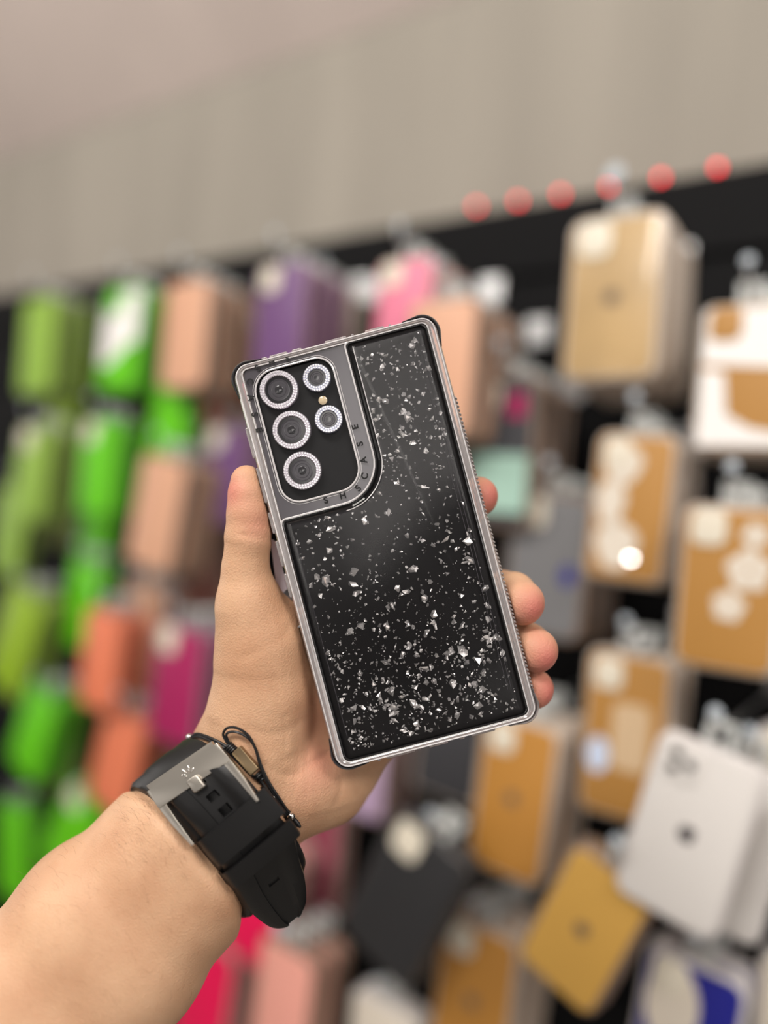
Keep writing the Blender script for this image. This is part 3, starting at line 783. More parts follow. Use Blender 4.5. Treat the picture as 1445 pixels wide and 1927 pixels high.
# ================================================================== HAND AND ARM (one continuous body)
G = 0.00115
gx0, gx1, gy0, gy1, gz0, gz1 = -0.27, 0.085, -0.33, 0.030, 0.275, 0.395
X = np.arange(gx0, gx1, G, dtype=np.float32); Y = np.arange(gy0, gy1, G, dtype=np.float32); Z = np.arange(gz0, gz1, G, dtype=np.float32)
BIG = 0.05
def sub(lo, hi):
    ix = slice(max(int((lo[0] - gx0) / G), 0), min(int((hi[0] - gx0) / G) + 2, len(X)))
    iy = slice(max(int((lo[1] - gy0) / G), 0), min(int((hi[1] - gy0) / G) + 2, len(Y)))
    iz = slice(max(int((lo[2] - gz0) / G), 0), min(int((hi[2] - gz0) / G) + 2, len(Z)))
    return ix, iy, iz
def cone(sl, a, ra, b, rb):
    x = X[sl[0]][:, None, None]; y = Y[sl[1]][None, :, None]; z = Z[sl[2]][None, None, :]
    bx, by, bz = b[0] - a[0], b[1] - a[1], b[2] - a[2]
    L = bx * bx + by * by + bz * bz + 1e-12
    t = np.clip(((x - a[0]) * bx + (y - a[1]) * by + (z - a[2]) * bz) / L, 0, 1)
    return np.sqrt((x - a[0] - t * bx) ** 2 + (y - a[1] - t * by) ** 2 + (z - a[2] - t * bz) ** 2) - (ra + t * (rb - ra))
def smin(a, b, k):
    h = np.maximum(k - np.abs(a - b), 0) / k
    return np.minimum(a, b) - h * h * k * 0.25
def J(px, py, dz, r): return cat(px, py, ZP + dz * mm), r * mm
def addcone(Fd, A, B, k):
    (a, ra), (b, rb) = A, B
    m = max(ra, rb) + k + 0.004
    sl = sub([min(a[i], b[i]) - m for i in range(3)], [max(a[i], b[i]) + m for i in range(3)])
    Fd[sl] = smin(Fd[sl], cone(sl, a, ra, b, rb), k)
def chain(Fd, js, k, k0=None):
    for i in range(len(js) - 1): addcone(Fd, js[i], js[i + 1], k)

PF = np.full((len(X), len(Y), len(Z)), BIG, dtype=np.float32)
# forearm and wrist: two parallel tapering cores give the oval section
def pair(px, py, dz, rpx, dirb, flat=0.74):
    z = ZP + dz * mm; R = rpx * z / F
    c = cat(px, py, z); o = R * (1 - flat)
    return ((c[0] + dirb[0] * o, c[1] + dirb[1] * o, c[2]), R * flat), ((c[0] - dirb[0] * o, c[1] - dirb[1] * o, c[2]), R * flat)
db = (0.643, -0.766); db2 = (0.68, -0.73); db3 = (0.75, -0.66)
st = [pair(-290, 2270, -34, 232, db2), pair(-120, 2105, -18, 218, db2), pair(38, 1948, -4, 197, db2), pair(210, 1762, 10, 176, db2), pair(330, 1634, 16, 150, db), pair(398, 1560, 18, 144, db, .76), pair(452, 1485, 19, 127, db3, .8)]
for i in range(len(st) - 1):
    addcone(PF, st[i][0], st[i + 1][0], 0.012); addcone(PF, st[i][1], st[i + 1][1], 0.012)
    addcone(PF, st[i][0], st[i][1], 0.012)
# heel, thenar and palm
chain(PF, [J(455, 1480, 20, 25), J(478, 1400, 18, 22), J(492, 1300, 15, 18.6), J(487, 1210, 12, 15.8), J(468, 1138, 8, 12.0)], 0.010)
chain(PF, [J(500, 1480, 22, 22), J(560, 1472, 26, 20), J(612, 1462, 33, 18.5)], 0.010)
chain(PF, [J(612, 1462, 33, 18.5), J(650, 1420, 38, 15), J(700, 1368, 42, 12.5)], 0.010)
addcone(PF, J(560, 1400, 34, 17), J(600, 1300, 37, 16), 0.010)
addcone(PF, J(600, 1300, 37, 16), J(640, 1190, 38, 14), 0.010)
addcone(PF, J(600, 1330, 38, 15), J(672, 1262, 40, 14), 0.010)
addcone(PF, J(610, 1380, 38, 15), J(690, 1320, 42, 13), 0.010)
addcone(PF, J(640, 1190, 38, 14), J(672, 1262, 40, 14), 0.008)
addcone(PF, J(672, 1262, 40, 14), J(700, 1368, 42, 12.5), 0.008)
addcone(PF, J(510, 1180, 20, 11), J(600, 1230, 34, 13), 0.014)      # web between thumb and index
addcone(PF, J(535, 1280, 24, 14), J(600, 1300, 34, 15), 0.010)
addcone(PF, J(556, 1484, 14, 7.5), J(574, 1476, 16, 7.0), 0.012)    # bump of the wrist bone
HF = PF.copy()
def finger(js, kj=0.008):
    lo = [1e9] * 3; hi = [-1e9] * 3
    for (a, r) in js:
        for i in range(3): lo[i] = min(lo[i], a[i] - r - 0.014); hi[i] = max(hi[i], a[i] + r + 0.014)
    sl = sub(lo, hi)
    fd = np.full(PF[sl].shape, BIG, np.float32)
    for i in range(len(js) - 1): fd = smin(fd, cone(sl, js[i][0], js[i][1], js[i + 1][0], js[i + 1][1]), 0.002)
    HF[sl] = smin(HF[sl], smin(PF[sl], fd, kj), 0.0012)
thumb = [J(468, 1138, 8, 12.0), J(462, 1070, 6, 9.6), J(467, 1012, 4.5, 9.5), J(467, 965, 4, 8.6), J(465, 930, 4, 7.6), J(464, 905, 4.5, 6.6)]
finger(thumb)
finger([J(640, 1190, 38, 12), J(760, 1055, 46, 9.5), J(800, 1010, 45, 9.2), J(862, 962, 34, 8.2), J(884, 944, 26, 8.4), J(900, 934, 21, 8.6)])
finger([J(672, 1262, 40, 12), J(810, 1160, 48, 10), J(850, 1135, 46, 9.6), J(945, 1112, 30, 9.0), J(966, 1118, 20, 9.4), J(982, 1134, 11, 9.6)])
finger([J(690, 1320, 42, 11.5), J(830, 1250, 48, 9.5), J(880, 1228, 46, 9.2), J(970, 1208, 30, 8.8), J(992, 1212, 20, 9.2), J(1008, 1224, 11, 9.4)])
finger([J(700, 1368, 42, 11), J(820, 1322, 48, 8.6), J(870, 1308, 45, 8.4), J(950, 1292, 32, 8.0), J(982, 1290, 24, 8.2), J(1004, 1296, 17, 8.6)])
# creases (shallow furrows in the skin, on the palm side)
def furrow(pts, depth, wd):
    pts = [tuple(p) for p in catmull([(a, b2, 0) for a, b2 in pts], 5)]
    xs = [p[0] for p in pts]; ys = [p[1] for p in pts]
    lo = cat(min(xs) - 20, max(ys) + 20, 0.34); hi = cat(max(xs) + 20, min(ys) - 20, 0.34)
    sl = sub((lo[0], lo[1], 0.29), (hi[0], hi[1], 0.352))
    x = X[sl[0]][:, None, None]; y = Y[sl[1]][None, :, None]; z = Z[sl[2]][None, None, :]
    px = x / z * F + CX; py = -y / z * F + CY
    best = np.full(px.shape, 1e9, np.float32)
    for (ax, ay, _), (bx, by, _2) in zip(pts, pts[1:]):
        ex, ey = bx - ax, by - ay; L = ex * ex + ey * ey + 1e-9
        t = np.clip(((px - ax) * ex + (py - ay) * ey) / L, 0, 1)
        best = np.minimum(best, (px - ax - t * ex) ** 2 + (py - ay - t * ey) ** 2)
    HF[sl] += depth * mm * np.exp(-best / (wd * wd))
furrow([(424, 1022), (440, 1030), (452, 1026)], .35, 6)
furrow([(448, 1006), (470, 1008), (500, 1012), (512, 1016)], .55, 5)
furrow([(455, 1240), (500, 1215), (535, 1195), (548, 1175)], .30, 6)
furrow([(470, 1370), (505, 1382), (545, 1372), (575, 1350)], .35, 6)
furrow([(495, 1440), (525, 1455), (558, 1458), (580, 1440), (618, 1418)], .55, 6)
furrow([(560, 1440), (585, 1405), (595, 1350), (590, 1290)], .40, 8)
furrow([(642, 1465), (640, 1490), (630, 1515)], .35, 6)
furrow([(520, 1505), (540, 1530), (556, 1560)], .35, 6)
furrow([(525, 1440), (560, 1415), (590, 1385)], .25, 6)
# the watch strap presses a shallow band into the wrist
ZW = ZP + 18 * mm
Wc0 = ((431 - CX) / F * 0.313, -(1540 - CY) / F * 0.313, ZW)
A2, B2 = (0.766, 0.643), (0.643, -0.766)
SKEW, BOFF = 0.66, 4.6
sl = sub((Wc0[0] - .085, Wc0[1] - .085, gz0), (Wc0[0] + .085, Wc0[1] + .085, gz1))
x = X[sl[0]][:, None, None] - Wc0[0]; y = Y[sl[1]][None, :, None] - Wc0[1]; z = Z[sl[2]][None, None, :] - ZW
aa = x * A2[0] + y * A2[1] + SKEW * (z + .030); bb = x * B2[0] + y * B2[1] - BOFF * mm
sd_ = np.sqrt(np.maximum(np.abs(bb) - .009, 0) ** 2 + z ** 2) - 0.0250 - np.maximum(np.abs(aa) - .0160, 0) * 1.0
sd_ = np.where(np.abs(aa) > .024, -BIG, sd_)
HF[sl] = -smin(-HF[sl], -sd_.astype(np.float32), 0.003)
# flatten against the case it holds
xg = X[:, None, None]; yg = Y[None, :, None]; zg = Z[None, None, :]
pc = cat(PCX, PCY, ZP)
lx = (xg - pc[0]) * ct + (yg - pc[1]) * stt; ly = -(xg - pc[0]) * stt + (yg - pc[1]) * ct; lz = zg - pc[2]
qx = np.abs(lx) - (Wc / 2 + 0.9 * mm - 3 * mm); qy = np.abs(ly) - (Hc / 2 + 0.9 * mm - 3 * mm); qz = np.abs(lz - 0.0064) - (0.0072 - .001)
q2 = np.sqrt(np.maximum(qx, 0) ** 2 + np.maximum(qy, 0) ** 2) - 3 * mm + np.minimum(np.maximum(qx, qy), 0)
box = np.maximum(q2, qz - .001)
HF = np.maximum(HF, -box.astype(np.float32))
del lx, ly, lz, qx, qy, qz, q2, box
HF[0] = 1e-3 + np.maximum(HF[0], 0); HF[:, 0] = 1e-3 + np.maximum(HF[:, 0], 0); HF[:, :, 0] = np.maximum(HF[:, :, 0], 1e-3)

def front_z(px, py, z0=0.285, z1=0.385):    # where the sight line meets the skin
    zz = np.arange(z0, z1, 0.0003)
    a = ((px - CX) / F * zz - gx0) / G; b2 = (-(py - CY) / F * zz - gy0) / G; c2 = (zz - gz0) / G
    v = HF[np.clip(a.round().astype(int), 0, len(X) - 1), np.clip(b2.round().astype(int), 0, len(Y) - 1), np.clip(c2.round().astype(int), 0, len(Z) - 1)]
    k = np.argmax(v < 0)
    return float(zz[k]) if v[k] < 0 else None

def surface_nets(D):
    nx, ny, nz_ = D.shape
    ins = D < 0
    s8 = [ins[i:nx - 1 + i, j:ny - 1 + j, k:nz_ - 1 + k] for i in (0, 1) for j in (0, 1) for k in (0, 1)]
    tot = sum(s.astype(np.int8) for s in s8)
    act = (tot > 0) & (tot < 8)
    idx = np.argwhere(act); n = len(idx)
    ids = -np.ones(act.shape, np.int32); ids[act] = np.arange(n)
    acc = np.zeros((n, 3)); ct_ = np.zeros(n)
    cor = [(i, j, k) for i in (0, 1) for j in (0, 1) for k in (0, 1)]
    val = {c: D[idx[:, 0] + c[0], idx[:, 1] + c[1], idx[:, 2] + c[2]] for c in cor}
    for a in cor:
        for ax in range(3):
            if a[ax] == 0:
                b_ = list(a); b_[ax] = 1; b_ = tuple(b_)
                va, vb = val[a], val[b_]
                cr_ = (va < 0) != (vb < 0)
                t = np.where(cr_, va / np.where(va == vb, 1, va - vb), 0)
                p = np.tile(np.array(a, float), (n, 1)); p[:, ax] = t
                acc += p * cr_[:, None]; ct_ += cr_
    V = idx + acc / ct_[:, None]
    faces = []
    for ax in range(3):
        sl0 = [slice(1, -1)] * 3; sl1 = [slice(1, -1)] * 3
        sl0[ax] = slice(0, -1); sl1[ax] = slice(1, None)
        e = ins[tuple(sl0)] != ins[tuple(sl1)]
        flip = ins[tuple(sl0)]
        ii = np.argwhere(e); fl_ = flip[e]
        off = np.ones(3, int); off[ax] = 0
        ii = ii + off
        o1, o2 = [(a) for a in range(3) if a != ax]
        def g(d1, d2):
            q = ii.copy(); q[:, o1] -= d1; q[:, o2] -= d2
            return ids[q[:, 0], q[:, 1], q[:, 2]]
        qd = np.stack([g(0, 0), g(1, 0), g(1, 1), g(0, 1)], 1)
        faces.append(np.where(fl_[:, None] , qd, qd[:, ::-1]))
    Fc = np.concatenate(faces); Fc = Fc[(Fc >= 0).all(1)]
    return V, Fc
V, Fc = surface_nets(HF)
V = V * G + np.array([gx0, gy0, gz0])
# light relaxation of the voxel surface
E = np.concatenate([Fc[:, [0, 1]], Fc[:, [1, 2]], Fc[:, [2, 3]], Fc[:, [3, 0]]])
deg = np.bincount(E.ravel(), minlength=len(V)).astype(float)
for lam in (0.5, -0.52, 0.5, -0.52, 0.5, -0.52, 0.4):
    S_ = np.zeros_like(V)
    for ax in range(3):
        S_[:, ax] = np.bincount(E[:, 0], V[E[:, 1], ax], len(V)) + np.bincount(E[:, 1], V[E[:, 0], ax], len(V))
    V = V + lam * (S_ / deg[:, None] - V)
Wd = np.stack([c_ * V[:, 0] - s_ * V[:, 1], V[:, 2], s_ * V[:, 0] + c_ * V[:, 1] + EYE.z], 1)
me = bpy.data.meshes.new('person')
me.from_pydata(Wd.tolist(), [], Fc.tolist())
bm = bmesh.new(); bm.from_mesh(me); bmesh.ops.recalc_face_normals(bm, faces=bm.faces)
for f in bm.faces: f.smooth = True
bm.to_mesh(me); bm.free()
# natural flush of the skin: redder fingertips, heel of the hand and thumb crease
bl = np.zeros(len(V))
for px, py, dz, rp, amt in ((1006, 1146, 4, 44, 1.0), (1030, 1242, 4, 42, 1.0), (1034, 1308, 12, 44, 1.0), (930, 935, 14, 50, 1.0), (438, 925, 0, 34, .8), (480, 975, 0, 36, .35),
                            (478, 1000, 0, 24, .3), (590, 1445, 14, 42, .75), (560, 1480, 8, 30, .45), (575, 1330, 20, 60, .35), (560, 1190, 20, 40, .3)):
    a = np.array(cat(px, py, ZP + dz * mm)); r = rp / F * ZP
    bl += amt * np.exp(-((V - a) ** 2).sum(1) / (r * r))
at_ = me.attributes.new('flush', 'FLOAT', 'POINT'); at_.data.foreach_set('value', np.clip(bl, 0, 1).astype(np.float32))
m_skin = mat('skin', (0.62, 0.37, 0.22, 1), 0.50, spec=0.35, sss=0.12)
n = m_skin.node_tree; pb = n.nodes['Principled BSDF']
t_ = n.nodes.new('ShaderNodeTexCoord'); nz_ = n.nodes.new('ShaderNodeTexNoise'); nz_.inputs['Scale'].default_value = 34; nz_.inputs['Detail'].default_value = 4
rp_ = n.nodes.new('ShaderNodeValToRGB'); rp_.color_ramp.elements[0].position = .32; rp_.color_ramp.elements[1].position = .68
rp_.color_ramp.elements[0].color = (0.56, 0.315, 0.185, 1); rp_.color_ramp.elements[1].color = (0.68, 0.425, 0.265, 1)
atn = n.nodes.new('ShaderNodeAttribute'); atn.attribute_name = 'flush'
mx = n.nodes.new('ShaderNodeMix'); mx.data_type = 'RGBA'; mx.inputs['B'].default_value = (0.62, 0.20, 0.16, 1)
n.links.new(t_.outputs['Object'], nz_.inputs['Vector']); n.links.new(nz_.outputs['Fac'], rp_.inputs['Fac'])
n.links.new(rp_.outputs['Color'], mx.inputs['A']); n.links.new(atn.outputs['Fac'], mx.inputs['Factor']); n.links.new(mx.outputs['Result'], pb.inputs['Base Color'])
bn = n.nodes.new('ShaderNodeTexNoise'); bn.inputs['Scale'].default_value = 420; bn.inputs['Detail'].default_value = 5
bn2 = n.nodes.new('ShaderNodeTexVoronoi'); bn2.inputs['Scale'].default_value = 1300
ad = n.nodes.new('ShaderNodeMath'); ad.operation = 'ADD'
bu = n.nodes.new('ShaderNodeBump'); bu.inputs['Strength'].default_value = 0.35; bu.inputs['Distance'].default_value = 0.0004
n.links.new(t_.outputs['Object'], bn.inputs['Vector']); n.links.new(t_.outputs['Object'], bn2.inputs['Vector'])
n.links.new(bn.outputs['Fac'], ad.inputs[0]); n.links.new(bn2.outputs['Distance'], ad.inputs[1])
n.links.new(ad.outputs[0], bu.inputs['Height']); n.links.new(bu.outputs['Normal'], pb.inputs['Normal'])
me.materials.append(m_skin)
person = bpy.data.objects.new('person', me); COL.objects.link(person)
tag(person, 'bare left hand and forearm holding up the phone, fingers wrapped behind it', 'person')
print('hand verts', len(V), 'wrist front z', front_z(420, 1560), front_z(455, 1400))
# fine hairs on the forearm
hb = MB(); hr = random.Random(5)
for k in range(300):
    if k < 170: px, py = hr.uniform(225, 380), hr.uniform(1500, 1640)
    else: px, py = hr.uniform(20, 380), hr.uniform(1560, 1900)
    z = front_z(px, py)
    if z is None: continue
    L = hr.uniform(14, 34); a = math.radians(hr.uniform(95, 145) if px < 300 else hr.uniform(60, 110))
    p0 = at(px, py, z + .0002); pm = at(px + math.cos(a) * L * .5, py - math.sin(a) * L * .5, (front_z(px + math.cos(a) * L * .5, py - math.sin(a) * L * .5) or z + .002) - .0006)
    p1 = at(px + math.cos(a + .3) * L, py - math.sin(a + .3) * L, (front_z(px + math.cos(a + .3) * L, py - math.sin(a + .3) * L) or z + .003) - .0007)
    hb.tube([p0, pm, p1], [0.000028, 0.000024, 0.00001], 3)
ho = hb.build('arm_hair', mat('fine brown hair', (0.20, 0.11, 0.06, 1), 0.6), person); ho['kind'] = 'stuff'

# ================================================================== WRISTWATCH (strap side)
m_rub = mat('black rubber', (0.0095, 0.0095, 0.0100, 1), 0.42, spec=0.45, bump=(700, 0.15, 0.0002))
m_steel = mat('brushed steel', (0.50, 0.47, 0.42, 1), 0.34, metal=1.0, bump=(300, 0.08, 0.0002))
def WP(a, b_, d):               # wrist frame (mm): along the arm, across it, depth away from the viewer
    return cam2w(Wc0[0] + (a * A2[0] + b_ * B2[0]) * mm, Wc0[1] + (a * A2[1] + b_ * B2[1]) * mm, Wc0[2] + d * mm)
Mw = Matrix.Identity(4); o_ = WP(0, 0, 0)
for i, v in enumerate((WP(1, 0, 0) - o_, WP(0, 1, 0) - o_, WP(0, 0, -1) - o_)):
    v = v.normalized()
    for j in range(3): Mw[j][i] = v[j]
Mw.translation = o_
# local frame of the watch: x along arm, y across, z towards viewer (mm scaled)
def WL(a, b_, d): return ((a - SKEW * (d + 30)) * mm, b_ * mm, -d * mm)
watch = empty('wristwatch', Mw)
if Mw.to_3x3().determinant() < 0: print('WATCH FRAME MIRRORED')
tag(watch, 'black rubber watch strap with steel buckle around the wrist', 'watch')
def strip(path, prof, name, m, thick, closed=False, holes=(), auto=45, sub_=0):
    """path: (b,d,amin,amax,lift profile scale); prof: list of (fraction across, extra lift mm)"""
    N = len(path); rows_o = []; rows_i = []
    for i, (b_, d, a0, a1) in enumerate(path):
        pb_, pd = path[(i + 1) % N][:2] if (closed or i < N - 1) else path[i][:2]
        qb, qd = path[i - 1][:2] if (closed or i > 0) else path[i][:2]
        tx, ty = pb_ - qb, pd - qd; L = math.hypot(tx, ty) + 1e-9; nx, ny = ty / L, -tx / L   # outward normal
        ro_, ri_ = [], []
        for f_, lift in prof:
            a = a0 + (a1 - a0) * f_
            ro_.append(WL(a, b_ + nx * (thick / 2 + lift), d + ny * (thick / 2 + lift)))
            ri_.append(WL(a, b_ - nx * thick / 2, d - ny * thick / 2))
        rows_o.append(ro_); rows_i.append(ri_)
    mb = MB(); np_ = len(prof); vs = [p for r in rows_o for p in r] + [p for r in rows_i for p in r]; K = N * np_
    fs = []
    segs = N if closed else N - 1
    solid = lambda i, j: 0 <= j < np_ - 1 and (closed or 0 <= i < N - 1) and not ((i % N, j) in holes)
    for i in range(segs):
        i2 = (i + 1) % N
        for j in range(np_ - 1):
            if not solid(i, j): continue
            a, b2, c2, d2 = i * np_ + j, i * np_ + j + 1, i2 * np_ + j + 1, i2 * np_ + j
            fs.append((a, b2, c2, d2)); fs.append((K + d2, K + c2, K + b2, K + a))
            if not solid(i, j - 1): fs.append((d2, K + d2, K + a, a))
            if not solid(i, j + 1): fs.append((b2, K + b2, K + c2, c2))
            if not solid(i - 1, j): fs.append((a, K + a, K + b2, b2))
            if not solid(i + 1, j): fs.append((c2, K + c2, K + d2, d2))
    mb.add(vs, fs)
    return mb.build(name, m, watch, auto=auto)
def stadium(s, rho, flat=9.0):
    q = abs(s); sg = 1 if s >= 0 else -1
    if q < flat: return (s, -rho)
    f_ = (q - flat) / rho
    if f_ <= math.pi: return (sg * (flat + rho * math.sin(f_)), -rho * math.cos(f_))
    return (sg * (flat - (q - flat - rho * math.pi)), rho)
rho = 27.0
Lh = 9 * 2 + math.pi * rho
loop = []
NS = 72
for k in range(NS):
    s = -Lh + 2 * Lh * k / NS
    b_, d = stadium(s, rho)
    loop.append((b_ + BOFF, d, -16, 16))
strip(loop, [(0, -1.2), (.06, 0), (.25, 0), (.3, .5), (.5, .7), (.7, .5), (.75, 0), (.94, 0), (1, -1.2)], 'strap', m_rub, 4.0, True)
# the watch itself, on the far side of the wrist
MB().prism([(22 * mm * math.cos(2 * math.pi * k / 40), 22 * mm * math.sin(2 * math.pi * k / 40)) for k in range(40)], -42 * mm, -31 * mm, 2 * mm, Matrix.Translation((-44 * mm, BOFF * mm, 0))).build('watch_body', m_steel, watch)
# free strap end: over the top, through the loops, sticking out past the wrist
ctrl = [(-22.5, -24.2, -13.0, 13.0), (-20, -26.2, -13.0, 13.0), (-16, -28.4, -13.2, 13.2), (-9, -30.7, -13.4, 13.4), (0, -31.6, -13.6, 13.6), (9, -31.4, -14, 14), (16, -30.0, -15.0, 15.5), (23, -27.2, -15.6, 15.5), (31, -22.8, -15.6, 13.2),
        (39, -18, -14.8, 11.8), (46, -13.5, -12.8, 9.4), (50.5, -10.6, -10.6, 6.6), (52.8, -9.2, -7.6, 3.2)]
cv = [catmull([(c[0], c[1], 0) for c in ctrl], 5), catmull([(c[2], c[3], 0) for c in ctrl], 5)]
tail = [(p.x, p.y, q.x, q.y) for p, q in zip(*cv)]
prof = [(0, -1.6), (.04, -.4), (.14, .3), (.27, .5), (.29, -.3), (.38, -.35), (.40, -.35), (.41, -.35), (.59, -.35), (.60, -.35), (.62, -.35), (.71, -.3), (.73, .5), (.86, .3), (.96, -.4), (1, -1.6)]
holes = set()
for i, tp in enumerate(tail):
    for b0, b1, js in ((-19.0, -16.5, (7,)), (-12.5, -9.5, (7,)), (-5.8, -3.0, (7,)), (29.5, 32.5, (7,))):
        if b0 <= tp[0] <= b1:
            for j in js: holes.add((i, j))
strip(tail, prof, 'strap_end', m_rub, 3.2, False, holes)
# loops (keepers)
def keeper(b0, b1, rho_, a0, a1, lift):
    path = []
    for k in range(9):
        b_ = b0 + (b1 - b0) * k / 8
        if b_ <= 9: d = -rho_
        else: d = -rho_ * math.cos(math.asin(min((b_ - 9) / rho_, 1)))
        path.append((b_, d, a0, a1))
    strip(path, [(0, -7.5), (0.0, -1.6), (.03, -.3), (.08, 0), (.5, .2), (.92, 0), (.97, -.3), (1, -1.6), (1, -7.5)], 'strap_loop', m_rub, 2.2, False, auto=35)
keeper(-1.2, 11.5, 34.6, -16.6, 17.2, 0)
keeper(15.0, 22.5, 34.0, -16.9, 17.2, 0)
# buckle: flat steel frame, tilted with the wrist
pA = Vector((-30.0, -24.2)); pB = Vector((-1.5, -35.2))
ex = (pB - pA).normalized(); Lb = (pB - pA).length
Mb = Matrix.Identity(4)
yax = Vector((-SKEW * ex.y * 0.9, ex.x, -ex.y)); xax = Vector((1, 0, 0)); zax = xax.cross(yax).normalized()
for i, v in enumerate((xax, yax, zax)):
    for j in range(3): Mb[j][i] = v[j]
Mb.translation = Vector(WL(0, pA.x, pA.y)) + Vector((0.2 * mm, 1.6 * mm, 0))
Mb = Mb @ Matrix.Rotation(math.radians(6), 4, 'Z')
k = mm
bp = [(-17 * k, 2.2 * k), (-15.6 * k, 2.2 * k), (-15.6 * k, 0), (15.6 * k, 0), (15.6 * k, 1.6 * k), (17 * k, 1.6 * k), (17 * k, 12 * k), (16.4 * k, 20 * k), (15.2 * k, Lb * k), (13.9 * k, Lb * k), (13.4 * k, 11.0 * k), (-13.4 * k, 11.0 * k), (-13.9 * k, Lb * k), (-15.2 * k, Lb * k), (-16.4 * k, 20 * k), (-17 * k, 12 * k)]
# frame as three overlapping-free plates
b = MB()
bar = [(-17 * k, 2.2 * k), (-15.6 * k, 2.2 * k), (-15.6 * k, 0), (15.6 * k, 0), (15.6 * k, 1.8 * k), (17 * k, 1.8 * k), (17 * k, 11 * k), (-17 * k, 11 * k)]
b.prism(bar, -0.9 * k, 1.3 * k, 0.35 * k, Mb)
for sg in (-1, 1):
    arm = [(sg * 17 * k, 11 * k), (sg * 16.8 * k, 20 * k), (sg * 15.6 * k, Lb * k), (sg * 14.4 * k, Lb * k), (sg * 14.0 * k, 18 * k), (sg * 13.6 * k, 11 * k)]
    if sg < 0: arm = arm[::-1]
    b.prism(arm, -0.9 * k, 1.3 * k, 0.3 * k, Mb)
b.build('buckle', m_steel, watch, auto=30)
b = MB(); b.prism(rrect(5.4 * k, 6.2 * k, 1.0 * k, 4, 1.0 * k, 11.3 * k), 0.6 * k, 3.2 * k, 0.6 * k, Mb); b.build('buckle_pin', m_steel, watch)
b = MB()
for ang, L_, o2 in ((60, 2.6, 1.9), (105, 2.4, 1.7), (20, 2.2, 1.6), (150, 1.9, 1.5), (190, 1.4, 1.2)):
    a = math.radians(ang)
    Mx = Mb @ Matrix.Translation((0.6 * k + math.cos(a) * o2 * 1.4 * k, 6.2 * k - math.sin(a) * o2 * k * 1.3, 1.35 * k)) @ Matrix.Rotation(-a, 4, 'Z')
    b.ball((0, 0, 0), L_ * .62 * k, 6, Mx, (1, .30, .25))
b.build('flower_emblem', mat('polished steel', (0.8, 0.78, 0.74, 1), 0.08, metal=1), watch)

# ================================================================== BRACELET
m_cord = mat('black waxed cord', (0.012, 0.012, 0.013, 1), 0.35, bump=(1500, 0.6, 0.0002))
m_bron = mat('aged bronze', (0.30, 0.22, 0.13, 1), 0.32, metal=0.9)
m_silv = mat('silver bead', (0.75, 0.72, 0.70, 1), 0.14, metal=1)
Bc = at(455, 1470, ZP + 20 * mm)
br = empty('cord_bracelet', Matrix.Translation(Bc))
tag(br, 'thin black cord bracelet with a bronze bar bead beside the watch', 'bracelet')
def sk(px, py, up=0.6):         # a point lying on the skin (or floating `up` mm over it)
    z = front_z(px, py)
    if z is None: z = ZP + 22 * mm
    return at(px, py, z - up * mm) - Bc
def bz(px, py, dz): return at(px, py, ZP + dz * mm) - Bc
b = MB()
b.tube(catmull([bz(358, 1386, 20), sk(372, 1381, .8), sk(396, 1389, .8), sk(420, 1401, .8), sk(436, 1412, .9)], 8), 0.62 * mm, 7)
b.tube(catmull([bz(359, 1390, 21), sk(373, 1386, .8), sk(396, 1394, .8), sk(419, 1405, .8), sk(434, 1416, .9)], 8), 0.55 * mm, 7)
b.tube(catmull([sk(434, 1419, .9), sk(452, 1437, 1.0), sk(470, 1456, 1.0), sk(484, 1466, .9)], 8), 0.6 * mm, 7)
b.tube(catmull([sk(486, 1462, .9), sk(500, 1482, .9), sk(517, 1505, .9), sk(535, 1530, .9), sk(548, 1545, 1.2), sk(560, 1553, 1.2)], 8), 0.75 * mm, 7)
b.tube(catmull([bz(548, 1556, 14), bz(558, 1562, 26), bz(540, 1560, 40), bz(480, 1515, 47), bz(420, 1455, 45), bz(372, 1405, 38), bz(352, 1386, 28), bz(357, 1386, 20)], 8), 0.6 * mm, 7)
b.build('cord', m_cord, br)
b = MB()
b.tube(catmull([sk(436, 1410, 1), sk(426, 1395, 2.2), sk(420, 1381, 3.5), sk(428, 1370, 4), sk(446, 1370, 4.0), sk(467, 1384, 3.6), sk(480, 1408, 3.2), sk(488, 1436, 2.8), sk(500, 1468, 2.2), sk(520, 1502, 2), sk(536, 1525, 1.8), sk(546, 1533, 1.8)], 8), 0.55 * mm, 7)
b.tube(catmull([sk(440, 1409, 1), sk(430, 1396, 2.4), sk(426, 1382, 3), sk(436, 1377, 3.2), sk(452, 1380, 3.2), sk(470, 1392, 3), sk(482, 1412, 2.8), sk(492, 1442, 2.4), sk(506, 1472, 2.2), sk(524, 1500, 2), sk(540, 1524, 1.8), sk(550, 1532, 1.8)], 8), 0.55 * mm, 7)
b.build('adjusting_loop', m_cord, br)
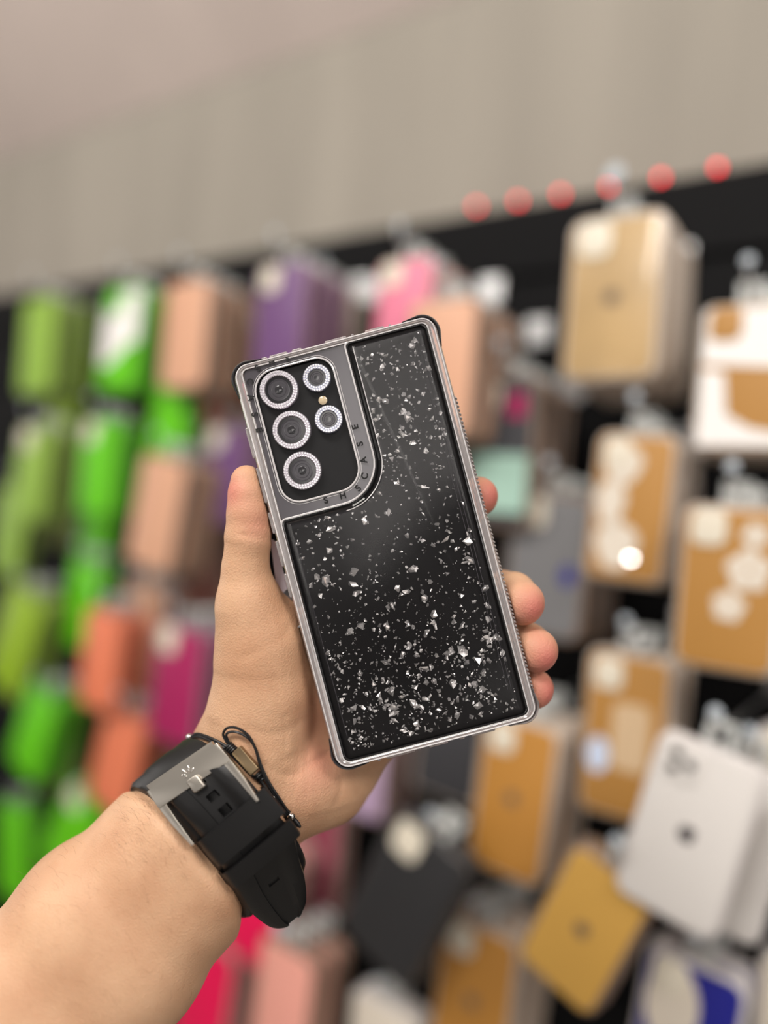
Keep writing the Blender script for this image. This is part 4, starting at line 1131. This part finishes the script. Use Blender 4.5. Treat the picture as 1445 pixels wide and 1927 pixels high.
for cx, cy in ((434, 1408), (489, 1463)):
    b = MB()
    for q in range(4):
        c3 = sk(cx + (q - 1.5) * 3.2, cy + (q - 1.5) * 3.0, 1.1)
        ring_ = [c3 + camdir(0.707, 0.707, 0) * (1.7 * mm * math.cos(a)) + camdir(.2, -.2, .95) * (1.3 * mm * math.sin(a)) for a in [2 * math.pi * i / 12 for i in range(12)]]
        b.tube(ring_, 0.5 * mm, 6, True)
    b.build('knot', m_cord, br)
bc = sk(463, 1431, 1.4)
Mbar = Matrix.Identity(4)
zc = camdir(-.12, .12, -1).normalized(); xb = camdir(.69, -.72, 0).normalized(); yb_ = zc.cross(xb).normalized(); xb = yb_.cross(zc)
for i, v in enumerate((xb, yb_, zc)):
    for j in range(3): Mbar[j][i] = v[j]
Mbar.translation = bc
MB().prism(rrect(11.6 * mm, 4.6 * mm, .4 * mm, 3), -1.6 * mm, 1.7 * mm, .35 * mm, Mbar).build('bar_bead', m_bron, br)
for px, py, r_ in ((356, 1387, 1.5), (548, 1536, 1.75)):
    p = bz(356, 1387, 19) if px < 400 else sk(px, py, 2.4)
    MB().ball(p, r_ * mm, 8).build('bead', m_silv, br)
b = MB()
for px, py in ((516, 1500), (519, 1507), (524, 1516), (531, 1529), (551, 1553), (552, 1562), (551, 1570)):
    b.ball(sk(px, py, 1.2), 0.55 * mm, 5)
b.build('small_beads', m_silv, br)
MB().ball((0, 0, 0), 1.5 * mm, 6, Matrix.Translation(sk(557, 1547, 1.5)) @ Mbar.to_3x3().to_4x4(), (2.0, .75, .6)).build('cord_end', m_cord, br)

# sliver of white card held between thumb and case
a1 = [(508, 1012), (520, 1020), (541, 1108), (532, 1116), (520, 1104)]
b = MB()
fr = [at(px, py, ZP + 15.5 * mm) for px, py in a1]; bk = [at(px, py, ZP + 16.3 * mm) for px, py in a1]
cc = sum(fr, Vector()) / 5
b.add([v - cc for v in fr + bk], [(0, 1, 2, 3, 4), (9, 8, 7, 6, 5)] + [(i, 5 + i, 5 + (i + 1) % 5, (i + 1) % 5) for i in range(5)])
o = b.build('card', mat('pale lilac white card', srgb(240, 230, 242), 0.5), smooth=False); o.location = cc
tag(o, 'small pale lilac card sliver between the thumb and the phone case', 'card')
